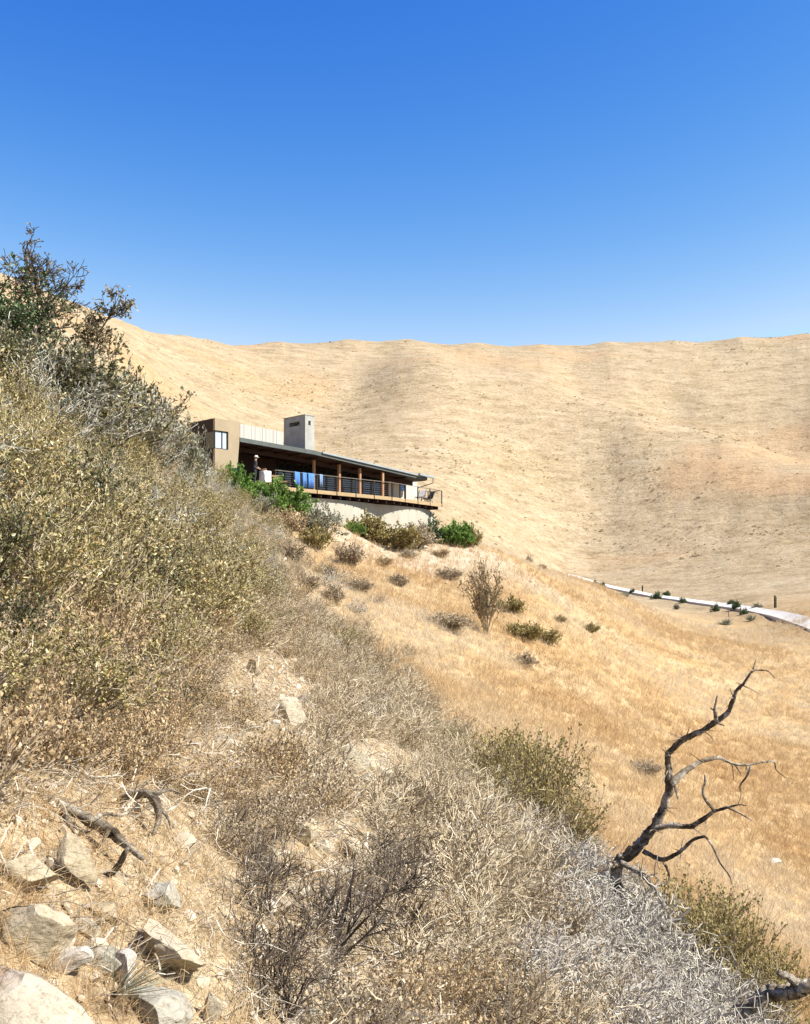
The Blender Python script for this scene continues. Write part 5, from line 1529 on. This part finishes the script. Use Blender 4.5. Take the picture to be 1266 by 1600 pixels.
# below the house
for a in (('dome_bright', 438, 806, 80, 52, 'green_bush', 'dense bright green rounded bush below the left end of the deck'),
          ('dome_bright', 408, 790, 52, 34, 'green_bush', 'green bush in front of the standing person'),
          ('dome_bright', 360, 778, 62, 48, 'green_bush', 'loose light green bush at the foot of the taupe tower'),
          ('dome_sage', 412, 806, 46, 34, 'sage_bush', 'pale sage bush under the green bushes by the stakes'),
          ('dome_sage', 506, 836, 68, 46, 'sage_bush', 'grey green bush in front of the bowed wall below the first deck bays'),
          ('dome_khaki', 574, 840, 56, 36, 'olive_bush', 'yellowish olive bush against the middle of the bowed wall'),
          ('dome_khaki', 612, 856, 70, 34, 'brown_bush', 'brownish olive bush right of the yellowish one under the wall'),
          ('dome_bright', 560, 836, 26, 18, 'green_bush', 'small green clump left of the yellowish olive bush'),
          ('dome_tan', 652, 856, 60, 38, 'tan_bush', 'dry tan bush in front of the right wall bow'),
          ('dome_green', 673, 848, 30, 36, 'dark_green_bush', 'compact dark green bush at the end pier of the wall'),
          ('dome_bright', 710, 852, 58, 34, 'green_bush', 'spreading bright green bush beyond the end of the wall'),
          ('dome_khaki', 738, 854, 30, 28, 'olive_bush', 'khaki bush at the end of the green row beyond the wall'),
          ('dome_rust', 445, 832, 62, 36, 'rusty_bush', 'rusty dry bush below the dense green bush'),
          ('dome_khaki', 492, 858, 50, 36, 'olive_bush', 'yellow green low bush on the bank under the sage bush'),
          ('dome_tan', 545, 884, 44, 36, 'tan_bush', 'tan scraggly bush around a dead pale stalk on the bank'),
          ('dome_tan', 700, 905, 40, 18, 'tan_bush', 'flat tan clump on the bank above the tall brown bush'),
          ('dome_tan', 455, 880, 46, 36, 'tan_bush', 'tan dry bush beside the bare strip to the house')):
    bush(*a)
for px, py, w, h, k in ((600, 884, 30, 14, 'dome_rust'), (640, 872, 32, 14, 'dome_tan'), (625, 915, 40, 18, 'dome_tan'), (560, 925, 40, 22, 'dome_tan'), (510, 905, 40, 24, 'dome_rust'), (690, 870, 28, 12, 'dome_rust'), (520, 940, 44, 26, 'dome_tan'), (480, 920, 40, 24, 'dome_tan')):
    col = {'dome_rust': 'rusty', 'dome_dead': 'brown', 'dome_tan': 'tan'}[k]
    bush(k, px, py, w, h, 'low_bush', 'low %s dry bush scattered on the bank below the wall' % col, group='low %s bushes on the bank' % col)
# golden slope
def tallbush(P):
    P.stems(20, 0.55, 0.95, 0.016, dict(nseg=(5, 4, 3), wob=(0.14, 0.24, 0.3), up=(0.05, 0.05, 0.05), kids=(1.2, 1.5, 0), spread=(0.45, 0.6, 0), len=(0, 0.42, 0.24), rmin=0.005, taper=0.87, leaf=1.6, lsize=0.045, bare=(1, 0, 0), tint=0.55))
make_kind('tallbush', 1, tallbush, 'twig_brown', 'leaf_dead')
bush('tallbush', 760, 992, 74, 112, 'tall_bush', 'tall brown half bare bush alone in the golden grass')
for a in (('dome_tan', 700, 982, 74, 24, 'low_bush', 'flat brownish clump left of the tall brown bush'),
          ('dome_khaki', 800, 957, 42, 24, 'low_bush', 'yellowish clump right of the tall bush in the golden grass'),
          ('dome_khaki', 856, 1006, 32, 22, 'low_bush', 'dark olive tuft right of and below the tall bush'),
          ('dome_khaki', 818, 1000, 46, 26, 'low_bush', 'straw yellow tuft between the tall bush and the dark olive tuft'),
          ('dome_tan', 816, 1040, 46, 20, 'low_bush', 'greyish flat bush below the straw yellow tuft'),
          ('dome_khaki', 875, 972, 20, 10, 'low_bush', 'tiny khaki tuft above the dark olive tuft'),
          ('dome_khaki', 924, 988, 24, 14, 'low_bush', 'small yellow tuft far right of the tall bush'),
          ('dome_rust', 847, 891, 15, 10, 'low_bush', 'round rust brown tuft on the skyline of the golden spur'),
          ('dome_tan', 827, 882, 12, 14, 'low_bush', 'thin straw tuft beside the rust brown one on the spur'),
          ('dome_tan', 1005, 1210, 50, 22, 'low_bush', 'grey flattened bush in the golden grass behind the dead tree')):
    bush(*a)
# along the driveway
road_grp = 'round dark shrubs along the driveway'
for px, py, w, h in ((931, 915.5, 12, 8), (941, 918, 11, 8), (988, 928, 9, 8), (1026, 936, 15, 11), (1041, 931.5, 11, 8), (1067, 942, 11, 8), (1118, 955.5, 13, 11), (1142, 945.5, 11, 8), (1151, 953, 15, 13), (1163, 960, 12, 9)):
    bush('dome_green', px, py, w, h, 'roadside_shrub', 'small round dark green shrub beside the pale driveway', group=road_grp)
for px, py, w, h, lab in ((971, 933, 24, 7, 'low sage clump at the upper end of the driveway'), (1057, 952, 9, 8, 'tiny pale sage clump below the middle of the driveway'), (1183, 951, 15, 9, 'pale sage clump between driveway and forked gate post')):
    bush('dome_sage', px, py, w, h, 'sage_clump', lab)
bush('spiky', 1135, 977, 22, 12, 'spiky_plant', 'spiky pale rosette plant on the verge below the red stakes')
bush('spiky', 1173, 970, 16, 11, 'spiky_plant', 'spiky rosette plant nearest the curve of the driveway')
bush('spiky_green', 546, 828, 22, 14, 'spiky_plant', 'green spiky plant at the foot of the bowed wall')
def post(px, y0, y1, wpx, mat, name, label, D=None, lean=0.0, group=None):
    g = G(px, y1) if D is None else at_ground(px, D)
    h = (y1 - y0) * g[1] / FPX; w = wpx * g[1] / FPX / 2
    b = Bag()
    b.tube([[g[0], g[1], g[2] - 0.3], [g[0] + lean * h * .5, g[1], g[2] + h * 0.5], [g[0] + lean * h, g[1] + 0.01, g[2] + h]], [w, w * 0.97, w * 0.9], 7)
    o = empty(name, g, 0, label, 'post', group)
    b.build('shaft', M[mat], o)
    c = np.array([g[0] + lean * h, g[1] + 0.01, g[2] + h])
    Bag().tube([c + [0, 0, 0.003], c + [0, 0, w * 0.6]], [w * 0.92, w * 0.5], 7).build('post_top', M[mat], o)
    return o
post(1004, 915, 926, 2.4, 'bronze', 'marker_post', 'thin dark post standing beyond the driveway')
post(1211, 931, 949, 3.0, 'bronze', 'gate_post', 'thick dark post standing where the driveway turns')
post(1213.5, 932, 949, 1.6, 'wood_fascia', 'gate_post', 'pale thin post right beside the thick dark one')
post(1157.5, 950, 961, 2.4, 'wood_post', 'marker_post', 'short reddish post under the dark roadside shrub')
post(1139, 953, 964, 1.6, 'wood_post', 'marker_post', 'red stake on the verge above the spiky rosette')
post(380, 746, 786, 3.6, 'wood_fascia', 'wooden_stake', 'pale wooden stake at the bare strip, left of its pair', lean=0.01, D=62)
post(386, 745, 787, 4.0, 'wood_fascia', 'wooden_stake', 'pale wooden stake at the bare strip, right of its pair', D=62)
post(472, 796, 826, 2.6, 'wood_fascia', 'wooden_stake', 'thin pale stake standing below the dense green bush', D=64)
post(284, 655, 700, 1.6, 'wood_post', 'wooden_stake', 'thin reddish stake on the slope left of the dark tower', D=60)
# ------------------------------------------------------------------ trees at the top of the near slope
def tree_from(name, label, px, D, top_py, K, seed, wood, leaf, spread=0.7, stems=5, bias=(0, 0, 0), width=0.4, cat='tree', trunk_pts=None, names=('trunk', 'crown'), wscale=1.0, mean=0.5):
    g = at_ground(px, D)
    P = Plant(seed)
    P.stems(stems, spread, K['L0'], K['r0'], K, base=0.1, bias=bias)
    zmax = np.percentile(np.array(P.p1)[:, 2], 99.3)
    H = (HOR - top_py) / FPX * D - g[2]
    s = H / zmax
    o = empty(name, g, 0, label, cat)
    o.scale = (s * wscale, s * wscale, s)
    link(names[0], P.wood_mesh(names[0], PM[wood], 5), o)
    if P.lp and leaf: link(names[1], P.leaf_mesh(names[1], PM[leaf], width=width, mean=mean), o)
    return o
KT = dict(L0=1.5, r0=0.05, nseg=(6, 5, 4, 3), wob=(0.14, 0.2, 0.25, 0.3), up=(0.05, 0.06, 0.05, 0.04), kids=(0.75, 0.9, 0.9, 0), spread=(0.6, 0.65, 0.7, 0), len=(0, 0.8, 0.42, 0.22), rmin=0.006, taper=0.88, leaf=2.2, lsize=0.062, tip=3, bare=(2, 0, 0, 0), tint=0.3)
tree_from('green_tree', 'bushy green leaved tree on the upper edge of the near slope', -24, 22, 398, KT, 301, 'twig_dark', 'leaf_green', spread=0.9, stems=5, width=0.36)
KG = dict(KT); KG.update(leaf=3.2, kids=(0.9, 1.0, 1.0, 0))
tree_from('green_shrub', 'dense green leaved shrub pressed against the bushy green tree', 8, 21.5, 452, KG, 309, 'twig_dark', 'leaf_green', spread=0.9, stems=4, width=0.36, cat='shrub', names=('stems', 'foliage'))
tree_from('green_shrub', 'green leaved shrub behind the trunk of the half bare tree', 42, 22.5, 455, KG, 313, 'twig_dark', 'leaf_green', spread=0.8, stems=4, width=0.36, cat='shrub', names=('stems', 'foliage'))
KB = dict(KT); KB.update(leaf=0.25, tip=0, lsize=0.07, kids=(1.0, 1.15, 1.1, 0), rmin=0.007)
def bare_tree():
    D = 23.0
    g = at_ground(72, D)
    P = Plant(77)
    pts = [W(x, y, D) - g for x, y in ((59, 520), (68, 502), (67, 476), (59, 459), (56, 438), (43, 416), (38, 398), (44, 380), (52, 367))]
    pts = [np.array([0, 0, -0.1])] + [pts[0] * 0.5 + np.array([0.05, 0, 0])] + pts
    rad = np.linspace(0.055, 0.010, len(pts))
    for a, b, r0, r1 in zip(pts[:-1], pts[1:], rad[:-1], rad[1:]): P.seg(a, b, r0, r1, 0.2)
    K = dict(nseg=(4, 4, 3), wob=(0.2, 0.25, 0.3), up=(0.05, 0.03, 0.02), kids=(1.1, 1.3, 0), spread=(0.6, 0.7, 0), len=(0, 0.36, 0.2), rmin=0.0065, taper=0.84, leaf=0.35, lsize=0.06, tint=0.25)
    for i in range(2, len(pts)):
        for j in range(5 if i < 7 else 2):
            d = P.r.normal(0, 1, 3); d[2] = abs(d[2]) * 0.7; d[0] += 0.5 if i < 7 else 0.2; d /= np.linalg.norm(d)
            P.grow(pts[i], d, P.r.uniform(0.35, 1.0) * (1.0 if i < 7 else 0.18), rad[i] * 0.55, 0, K if i < 8 else dict(K, kids=(0.6, 0.5, 0), len=(0, 0.14, 0.08)))
    for i in (4, 5, 6):                      # leafy clumps on the left limb
        for _ in range(130):
            d = P.r.normal(0, 1, 3); d /= np.linalg.norm(d)
            P.leaf(pts[6] + np.array([-0.25, 0, 0.0]) * (i - 3) * 0.35 + P.r.normal(0, 0.15, 3), d, P.r.uniform(0.05, 0.1))
    o = empty('bare_tree', g, 0, 'half bare dark tree with fine twigs against the sky', 'tree')
    link('trunk', P.wood_mesh('trunk', PM['twig_dark'], 5), o)
    link('crown', P.leaf_mesh('crown', PM['leaf_dead']), o)
bare_tree()
KO = dict(KT); KO.update(L0=1.2, leaf=3.0, lsize=0.06, spread=(0.5, 0.6, 0.7, 0))
def leaning_tree():
    D = 22.5
    g = at_ground(108, D)
    P = Plant(91)
    pts = [W(x, y, D) - g for x, y in ((112, 620), (124, 590), (138, 562), (150, 535), (160, 512), (170, 496), (176, 484))]
    pts = [np.array([0, 0, -0.1])] + pts
    rad = np.linspace(0.045, 0.010, len(pts))
    for a_, b_, r0, r1 in zip(pts[:-1], pts[1:], rad[:-1], rad[1:]): P.seg(a_, b_, r0, r1, 0.2)
    K = dict(nseg=(4, 3, 3), wob=(0.2, 0.25, 0.3), up=(0.05, 0.03, 0.02), kids=(0.9, 1.0, 0), spread=(0.6, 0.7, 0), len=(0, 0.30, 0.17), rmin=0.006, taper=0.84, leaf=2.6, lsize=0.06, tip=2, tint=0.25)
    for i in range(1, len(pts)):
        for j in range(6 if i < 5 else 3):
            d = P.r.normal(0, 1, 3); d[2] = abs(d[2]) * 0.6; d[0] += 0.25; d /= np.linalg.norm(d)
            P.grow(pts[i], d, P.r.uniform(0.25, 0.6) * (1.0 if i < 4 else 0.45), rad[i] * 0.55, 0, K)
    o = empty('olive_tree', g, 0, 'brownish olive tree with a leafy tip leaning out to the sky', 'tree')
    link('trunk', P.wood_mesh('trunk', PM['twig_dark'], 5), o)
    link('crown', P.leaf_mesh('crown', PM['leaf_dead'], width=0.36), o)
leaning_tree()
tree_from('green_shrub', 'dusty grey green shrub crowding the foot of the half bare tree', 48, 21, 520, KT, 306, 'twig_grey', 'leaf_sage', spread=1.0, stems=5, width=0.34, cat='shrub', names=('stems', 'foliage'), wscale=1.0)
bush('dome_bright', 200, 0, 46, 40, 'green_shrub', 'bright green leaved shrub below the leaning olive tree', D=25)
bush('dome_green', 186, 0, 60, 62, 'green_shrub', 'dark leaved shrub behind the bright green one under the leaning olive tree', D=26.5)
for px, D, top, w, k, lab in ((222, 28, 606, 70, 'dome_sage', 'dusty sage shrub below the bright green leaved shrub'), (250, 31, 640, 80, 'dome_sage', 'second dusty sage shrub on the slope edge above the dark tower'),
                              (282, 36, 668, 66, 'dome_sage', 'dusty sage shrub overlapping the dark side of the tower'), (212, 27, 612, 56, 'dome_green', 'dark green shrub wedged above the dusty sage shrubs'), (160, 24, 585, 80, 'dome_dead', 'brown olive shrub under the leaning olive tree'),
                              (100, 22, 575, 90, 'dome_dead', 'brown olive shrub between green shrub and leaning olive tree'), (300, 40, 700, 50, 'dome_sage', 'small sage shrub by the white concrete block')):
    g = at_ground(px, D); h = (HOR - FPX * g[2] / D) - top
    bush(k, px, 0, w, max(h, 20), 'slope_shrub', lab, D=D)

# taller shrubs filling the skyline of the near slope below the trees
for i, (px, D, top, k) in enumerate(((-25, 19, 500, 'darkolive'), (22, 20, 512, 'greyleaf'), (50, 20.5, 505, 'darkolive'), (78, 21, 528, 'greyleaf'), (98, 21.5, 545, 'darkolive'), (120, 22, 560, 'olive'), (140, 22.5, 572, 'greyleaf'),
                                      (158, 23.5, 575, 'darkolive'), (178, 24, 600, 'greyleaf'), (205, 25.5, 622, 'olive'), (228, 28, 640, 'greyleaf'), (5, 18, 545, 'olive'), (60, 18.5, 565, 'greyleaf'))):
    g = at_ground(px, D); v = i % len(KINDS[k])
    h = (HOR - top) / FPX * D - g[2]
    sc = max(0.6, h / dims(k)[v][1])
    plant(k, g - np.array([0, 0, 0.03]), (sc, sc, sc), RNG.uniform(-0.5, 0.8), (0, 0.1), v)
# ------------------------------------------------------------------ grass and litter (uncountable)
def grass_mat(name, stops, transl=0.25):
    m, nt, out = mat_new(name)
    L = nt.links.new
    a = nnode(nt, 'ShaderNodeAttribute', attribute_name='tint')
    i = nnode(nt, 'ShaderNodeAttribute', attribute_name='itint', attribute_type='INSTANCER')
    ad = nnode(nt, 'ShaderNodeMath', operation='MULTIPLY_ADD'); L(a.outputs['Fac'], ad.inputs[0]); ad.inputs[1].default_value = 0.45; L(i.outputs['Fac'], ad.inputs[2])
    r = ramp(nt, stops, ad.outputs[0])
    b = nnode(nt, 'ShaderNodeBsdfPrincipled'); b.inputs['Roughness'].default_value = 0.7; b.inputs['Specular IOR Level'].default_value = 0.2; L(r.outputs[0], b.inputs['Base Color'])
    t = nnode(nt, 'ShaderNodeBsdfTranslucent'); L(r.outputs[0], t.inputs[0])
    mx = nnode(nt, 'ShaderNodeMixShader'); mx.inputs[0].default_value = transl
    L(b.outputs[0], mx.inputs[1]); L(t.outputs[0], mx.inputs[2]); L(mx.outputs[0], out.inputs[0])
    return m
def blade_tuft(rg, n, h, w, spread, base, curl=0.5, flat=0.0):
    Vs, Fs, Ts = [], [], []; k = 0
    for _ in range(n):
        a = rg.uniform(0, 6.28); t = spread * math.sqrt(rg.random()); H = h * rg.uniform(0.5, 1.15)
        d = np.array([math.cos(a) * math.sin(t), math.sin(a) * math.sin(t), math.cos(t) * (1 - flat)])
        b0 = np.array([rg.normal(0, base), rg.normal(0, base), -0.02])
        s = np.cross(d, rg.normal(0, 1, 3)); s /= np.linalg.norm(s)
        g = rg.uniform(0, curl)
        p1 = b0 + d * H * 0.55; d2 = d + np.array([math.cos(a) * g, math.sin(a) * g, -0.6 * g]); p2 = p1 + d2 / np.linalg.norm(d2) * H * 0.45
        Vs += [b0 - s * w, b0 + s * w, p1 + s * w * 0.8, p1 - s * w * 0.8, p2]
        Fs += [[k, k + 1, k + 2], [k, k + 2, k + 3], [k + 3, k + 2, k + 4]]
        Ts += [rg.random()] * 5; k += 5
    return np.array(Vs), np.array(Fs), np.array(Ts)
def blob_tuft(rg, n, size, leaf):
    P = rg.normal(0, 1, (n, 3)); P /= np.linalg.norm(P, axis=1)[:, None]; P *= rg.uniform(0.4, 1, (n, 1)) ** 0.5; P[:, 2] = np.abs(P[:, 2]) * 0.8
    P *= size
    D = rg.normal(0, 1, (n, 3)); D /= np.linalg.norm(D, axis=1)[:, None]; U = np.cross(D, rg.normal(0, 1, (n, 3))); U /= np.linalg.norm(U, axis=1)[:, None]
    V = np.stack([P, P + D * leaf + U * leaf * 0.6, P + D * leaf - U * leaf * 0.6], 1).reshape(-1, 3)
    return V, np.arange(3 * n).reshape(-1, 3), np.repeat(rg.random(n), 3)
def scatter_object(name, label, protos, pts, rot, scl, it, mat):
    V, F, tint, var = [], [], [], []; n = 0
    for i, (v, f, t) in enumerate(protos):
        V.append(v); F.append(f + n); tint.append(t); var.append(np.full(len(v), i)); n += len(v)
    m = len(pts); V.append(pts)
    z = np.zeros(n)
    attrs = {'tint': ('FLOAT', np.r_[np.concatenate(tint), np.zeros(m)]), 'variant': ('INT', np.r_[np.concatenate(var), np.full(m, -1)]),
             'pick': ('INT', np.r_[z, RNG.integers(0, len(protos), m)]), 'rot': ('FLOAT_VECTOR', np.vstack([np.zeros((n, 3)), rot])),
             'scl': ('FLOAT', np.r_[z, scl]), 'itint': ('FLOAT', np.r_[z, it])}
    me = mesh_from(name, np.vstack(V), np.vstack(F), [mat], False, attrs)
    o = link(name, me)
    tag(o, label, None, None, 'stuff')
    ng = bpy.data.node_groups.new(name, 'GeometryNodeTree')
    ng.interface.new_socket('Geometry', in_out='INPUT', socket_type='NodeSocketGeometry')
    ng.interface.new_socket('Geometry', in_out='OUTPUT', socket_type='NodeSocketGeometry')
    N = ng.nodes; L = ng.links.new
    gi, go = N.new('NodeGroupInput'), N.new('NodeGroupOutput')
    def na(nm, typ):
        q = N.new('GeometryNodeInputNamedAttribute'); q.data_type = typ; q.inputs[0].default_value = nm
        return [s for s in q.outputs if s.enabled and s.name == 'Attribute'][0]
    sep = N.new('GeometryNodeSeparateGeometry'); sep.domain = 'POINT'
    cmp_ = N.new('FunctionNodeCompare'); cmp_.data_type = 'INT'; cmp_.operation = 'LESS_THAN'
    ins = [s for s in cmp_.inputs if s.enabled]
    L(na('variant', 'INT'), ins[0]); ins[1].default_value = 0
    L(gi.outputs[0], sep.inputs[0]); L(cmp_.outputs[0], sep.inputs[1])
    sp = N.new('GeometryNodeSplitToInstances'); sp.domain = 'FACE'
    L(sep.outputs[1], sp.inputs[0]); L(na('variant', 'INT'), sp.inputs['Group ID'])
    iop = N.new('GeometryNodeInstanceOnPoints')
    L(sep.outputs[0], iop.inputs['Points']); L(sp.outputs[0], iop.inputs['Instance'])
    iop.inputs['Pick Instance'].default_value = True
    L(na('pick', 'INT'), iop.inputs['Instance Index']); L(na('rot', 'FLOAT_VECTOR'), iop.inputs['Rotation']); L(na('scl', 'FLOAT'), iop.inputs['Scale'])
    L(iop.outputs[0], go.inputs[0])
    md = o.modifiers.new('scatter', 'NODES'); md.node_group = ng
    return o
def sample_wedge(n, d0, d1, u0, u1):
    D = np.exp(RNG.uniform(math.log(d0), math.log(d1), n)); U = RNG.uniform(u0, u1, n)
    return U * D, D
rg = np.random.default_rng(5)
# golden grass on the slope between the scrub and the house spur
x, y = sample_wedge(60000, 10, 112, -0.2, 0.5)
keep = (x > scrub_edge(y) - 0.5 + rg.normal(0, 0.5, len(x)))
a = x - DECK0[0]; b = y - DECK0[1]; s = a * E1[0] + b * E1[1]; t = a * N1[0] + b * N1[1]
keep &= ~((s > -9) & (s < 24) & (t < 0.3) & (t > -16))
thin = np.exp(-((s - 9) / 14) ** 2) * sstep(9, 1, t)
keep &= rg.random(len(x)) > 0.75 * thin
x, y = x[keep], y[keep]
z = gz(x, y)
n = len(x)
patch = 0.55 + 1.3 * vnoise(x / 9, y / 9, 33) + 0.8 * vnoise(x / 3.5, y / 3.5, 31) + 0.4 * vnoise(x / 1.2, y / 1.2, 32) + 0.25 * sstep(45, 85, y)
protos = [blade_tuft(rg, 16, 0.30, 0.0035, 0.7, 0.07, 0.9) for _ in range(5)]
for q in protos: pass
rot = np.c_[rg.normal(0, 0.15, n), rg.normal(0.22, 0.15, n), rg.uniform(0, 6.28, n)]
scl = rg.uniform(0.6, 1.2, n) * (0.85 + y * 0.013)
GM = grass_mat('golden_grass', [(0.0, (0.52, 0.325, 0.145)), (0.35, (0.65, 0.455, 0.23)), (0.7, (0.74, 0.575, 0.35)), (1.0, (0.80, 0.69, 0.50))], 0.35)
scatter_object('golden_grass', 'dry golden grass covering the slope below the house', protos, np.c_[x, y, z], rot, scl, np.clip(patch * 0.6, 0.0, 0.75), GM)
# pale straw between the shrubs of the near slope
x, y = sample_wedge(34000, 2.2, 60, -0.48, 0.42)
keep = (x < scrub_edge(y) + 0.4)
px, py = CXP + FPX * x / y, HOR - FPX * gz(x, y) / y
dens = 0.55 + 0.45 * np.exp(-((px - 350) / 260) ** 2 - ((py - 1130) / 150) ** 2) + 0.5 * np.exp(-((px - 60) / 150) ** 2 - ((py - 1300) / 110) ** 2)
rocky = sstep(1240, 1330, py) * sstep(520, 330, px)
orange_bed = np.exp(-((px - 130) / 130) ** 2 - ((py - 1395) / 45) ** 2)
keep &= rg.random(len(x)) < dens * (1 - 0.90 * rocky) + 1.0 * orange_bed + 0.8 * rocky
x, y = x[keep], y[keep]; n = len(x)
protos = [blade_tuft(rg, 11, 0.22, 0.0018, 1.25, 0.09, 0.9, 0.3) for _ in range(4)] + [blade_tuft(rg, 9, 0.30, 0.0018, 0.8, 0.04, 0.8) for _ in range(2)]
rot = np.c_[rg.normal(0, 0.2, n), rg.normal(0.4, 0.25, n), rg.uniform(0, 6.28, n)]
scl = rg.uniform(0.5, 1.2, n) * np.minimum(0.34 + y * 0.055, 0.75 + y * 0.012)
SM = grass_mat('pale_straw', [(0.0, (0.36, 0.20, 0.08)), (0.3, (0.54, 0.36, 0.17)), (0.7, (0.68, 0.54, 0.33)), (1.0, (0.80, 0.70, 0.52))])
orange = 0.30 * np.exp(-((pix(np.c_[x, y, gz(x, y)])[0] - 100) / 170) ** 2)
scatter_object('dry_straw', 'pale dry straw and grass between the near shrubs', protos, np.c_[x, y, gz(x, y)], rot, scl, np.clip(0.32 - orange + 0.35 * vnoise(x / .8, y / .8, 41) + rg.normal(0, 0.08, n), 0, 0.6), SM)
# fallen twigs lying about
x, y = sample_wedge(17000, 2.6, 45, -0.48, 0.42); ppx, ppy = pix(np.c_[x, y, gz(x, y)]); keep = (x < scrub_edge(y) + 0.2) & (rg.random(len(x)) > 0.85 * sstep(1240, 1330, ppy) * sstep(520, 330, ppx)); x, y = x[keep], y[keep]; n = len(x)
def stick(rg):
    P = Plant(int(rg.integers(1e6)))
    P.grow(np.array([-0.2, 0, 0.03]), np.array([1.0, rg.normal(0, .2), 0.05]), 0.42, 0.005, 0, dict(nseg=(5, 3), wob=(0.22, 0.3), up=(0.0, 0.03), kids=(0.5, 0), spread=(0.6, 0), len=(0, 0.16), rmin=0.002, taper=0.85))
    me = P.wood_mesh('stick', PM['twig_grey']); V = np.empty(len(me.vertices) * 3); me.vertices.foreach_get('co', V); F = np.empty(len(me.polygons) * 4, np.int32); me.polygons.foreach_get('vertices', F)
    t = np.repeat(rg.random(len(me.vertices) // 6), 6); bpy.data.meshes.remove(me)
    F = F.reshape(-1, 4)
    return V.reshape(-1, 3), np.vstack([F[:, :3], F[:, [0, 2, 3]]]), t
protos = [stick(rg) for _ in range(7)]
TM = grass_mat('fallen_twig', [(0.0, (0.14, 0.10, 0.065)), (0.4, (0.40, 0.33, 0.24)), (1.0, (0.72, 0.66, 0.54))], 0.0)
rot = np.c_[rg.normal(0, 0.25, n), rg.normal(0.35, 0.4, n), rg.uniform(0, 6.28, n)]
scatter_object('fallen_twigs', 'bleached fallen twigs littering the near slope', protos, np.c_[x, y, gz(x, y) + 0.02], rot, rg.uniform(0.4, 1.1, n) * np.minimum(0.45 + y * 0.045, 0.75 + y * 0.012), np.clip(rg.normal(0.3, 0.15, n), 0, 0.6), TM)
# stones and gravel
x, y = sample_wedge(16000, 2.2, 90, -0.48, 0.2)
a = x - DECK0[0]; b = y - DECK0[1]; s = a * E1[0] + b * E1[1]; t = a * N1[0] + b * N1[1]
keep = ((x < scrub_edge(y)) & (rg.random(len(x)) < 0.5 - 0.3 * sstep(8, 4, y))) | ((s > -6) & (s < 20) & (t > 0.5) & (t < 12) & (rg.random(len(x)) < 0.45))
x, y = x[keep], y[keep]; n = len(x)
def pebble(seed):
    V, F = rock_shape(seed, 2, 9); return V * 0.03, F, np.full(len(V), 0.5)
protos = [pebble(k) for k in range(60, 66)]
VM = grass_mat('gravel_stone', [(0.0, (0.30, 0.24, 0.16)), (0.5, (0.52, 0.44, 0.32)), (1.0, (0.74, 0.67, 0.55))], 0.0)
scatter_object('gravel', 'loose gravel and small stones on the bare soil', protos, np.c_[x, y, gz(x, y) + 0.01], rg.uniform(0, 6.28, (n, 3)), rg.gamma(2.0, 0.35, n) * (0.6 + y * 0.035), np.clip(rg.normal(0.35, 0.2, n), 0, 0.8), VM)
# far scrub dots and weeds on the hills
x, y = sample_wedge(80000, 150, 520, -0.32, 0.46)
z = gz(x, y); px, py = CXP + FPX * x / y, HOR - FPX * z / y
w = 0.05 + 0.8 * np.exp(-((px - 900 - (py - 700) * 1.0) / 330) ** 2 - ((py - 720) / 100) ** 2) + 0.9 * sstep(880, 1200, px) * sstep(620, 545, py) + 0.25 * np.exp(-((px - 480) / 160) ** 2 - ((py - 590) / 60) ** 2) + 0.3 * sstep(950, 1200, px) * sstep(780, 850, py)
w *= 0.1 + 3.0 * np.clip(vnoise(x / 16, y / 16, 51) + 0.6 * vnoise(x / 5, y / 5, 52) + 0.12, 0, 1)
keep = (rg.random(len(x)) < w * 0.42) & ~((py > 893) & (px > 880))
x, y, z = x[keep], y[keep], z[keep]; n = len(x)
protos = [blob_tuft(rg, 70, 0.5, 0.16) for _ in range(5)]
FM = grass_mat('far_weed', [(0.0, (0.31, 0.235, 0.125)), (0.4, (0.42, 0.325, 0.185)), (1.0, (0.52, 0.43, 0.27))], 0.3)
scatter_object('far_scrub', 'small weeds and scrub dotted over the far hills', protos, np.c_[x, y, z], np.c_[np.zeros((n, 2)), rg.uniform(0, 6.28, n)], rg.gamma(1.6, 0.14, n) + 0.12, np.clip(rg.normal(0.3, 0.16, n), 0, 0.6), FM)
# blue green grass tuft by the rocks
def bluegrass(P):
    for i in range(120):
        a = P.r.uniform(0, 6.28); t = P.r.uniform(0.2, 1.2)
        d = np.array([math.cos(a) * math.sin(t), math.sin(a) * math.sin(t), math.cos(t)]); d += np.array([0.7, 0, -0.1]); d /= np.linalg.norm(d)
        P.seg(np.array([0, 0, 0.0]), d * 0.03, 0.004, 0.003, 0.3); P.leaf(d * 0.02, d, P.r.uniform(0.15, 0.32))
make_kind('bluegrass', 1, bluegrass, 'twig_dark', 'leaf_sage', width=0.007, names=('tuft_base', 'blades'))
g = G(175, 1575); plant('bluegrass', g + np.array([0, 0, 0.03]), 0.55, 0, (0, 0.3), 0, ('grass_tuft', 'blue green grass tuft fanning over the broad grey rock', 'grass tuft', None))

# real dry-country reflectances: every surface colour is taken down by the same factor
for m in bpy.data.materials:
    nt = m.node_tree
    for n in list(nt.nodes):
        if n.type in ('BSDF_PRINCIPLED', 'BSDF_TRANSLUCENT'):
            sock = n.inputs['Base Color'] if n.type == 'BSDF_PRINCIPLED' else n.inputs['Color']
            if sock.is_linked:
                h = nt.nodes.new('ShaderNodeHueSaturation')
                h.inputs['Value'].default_value = 0.75
                nt.links.new(sock.links[0].from_socket, h.inputs['Color'])
                nt.links.new(h.outputs[0], sock)
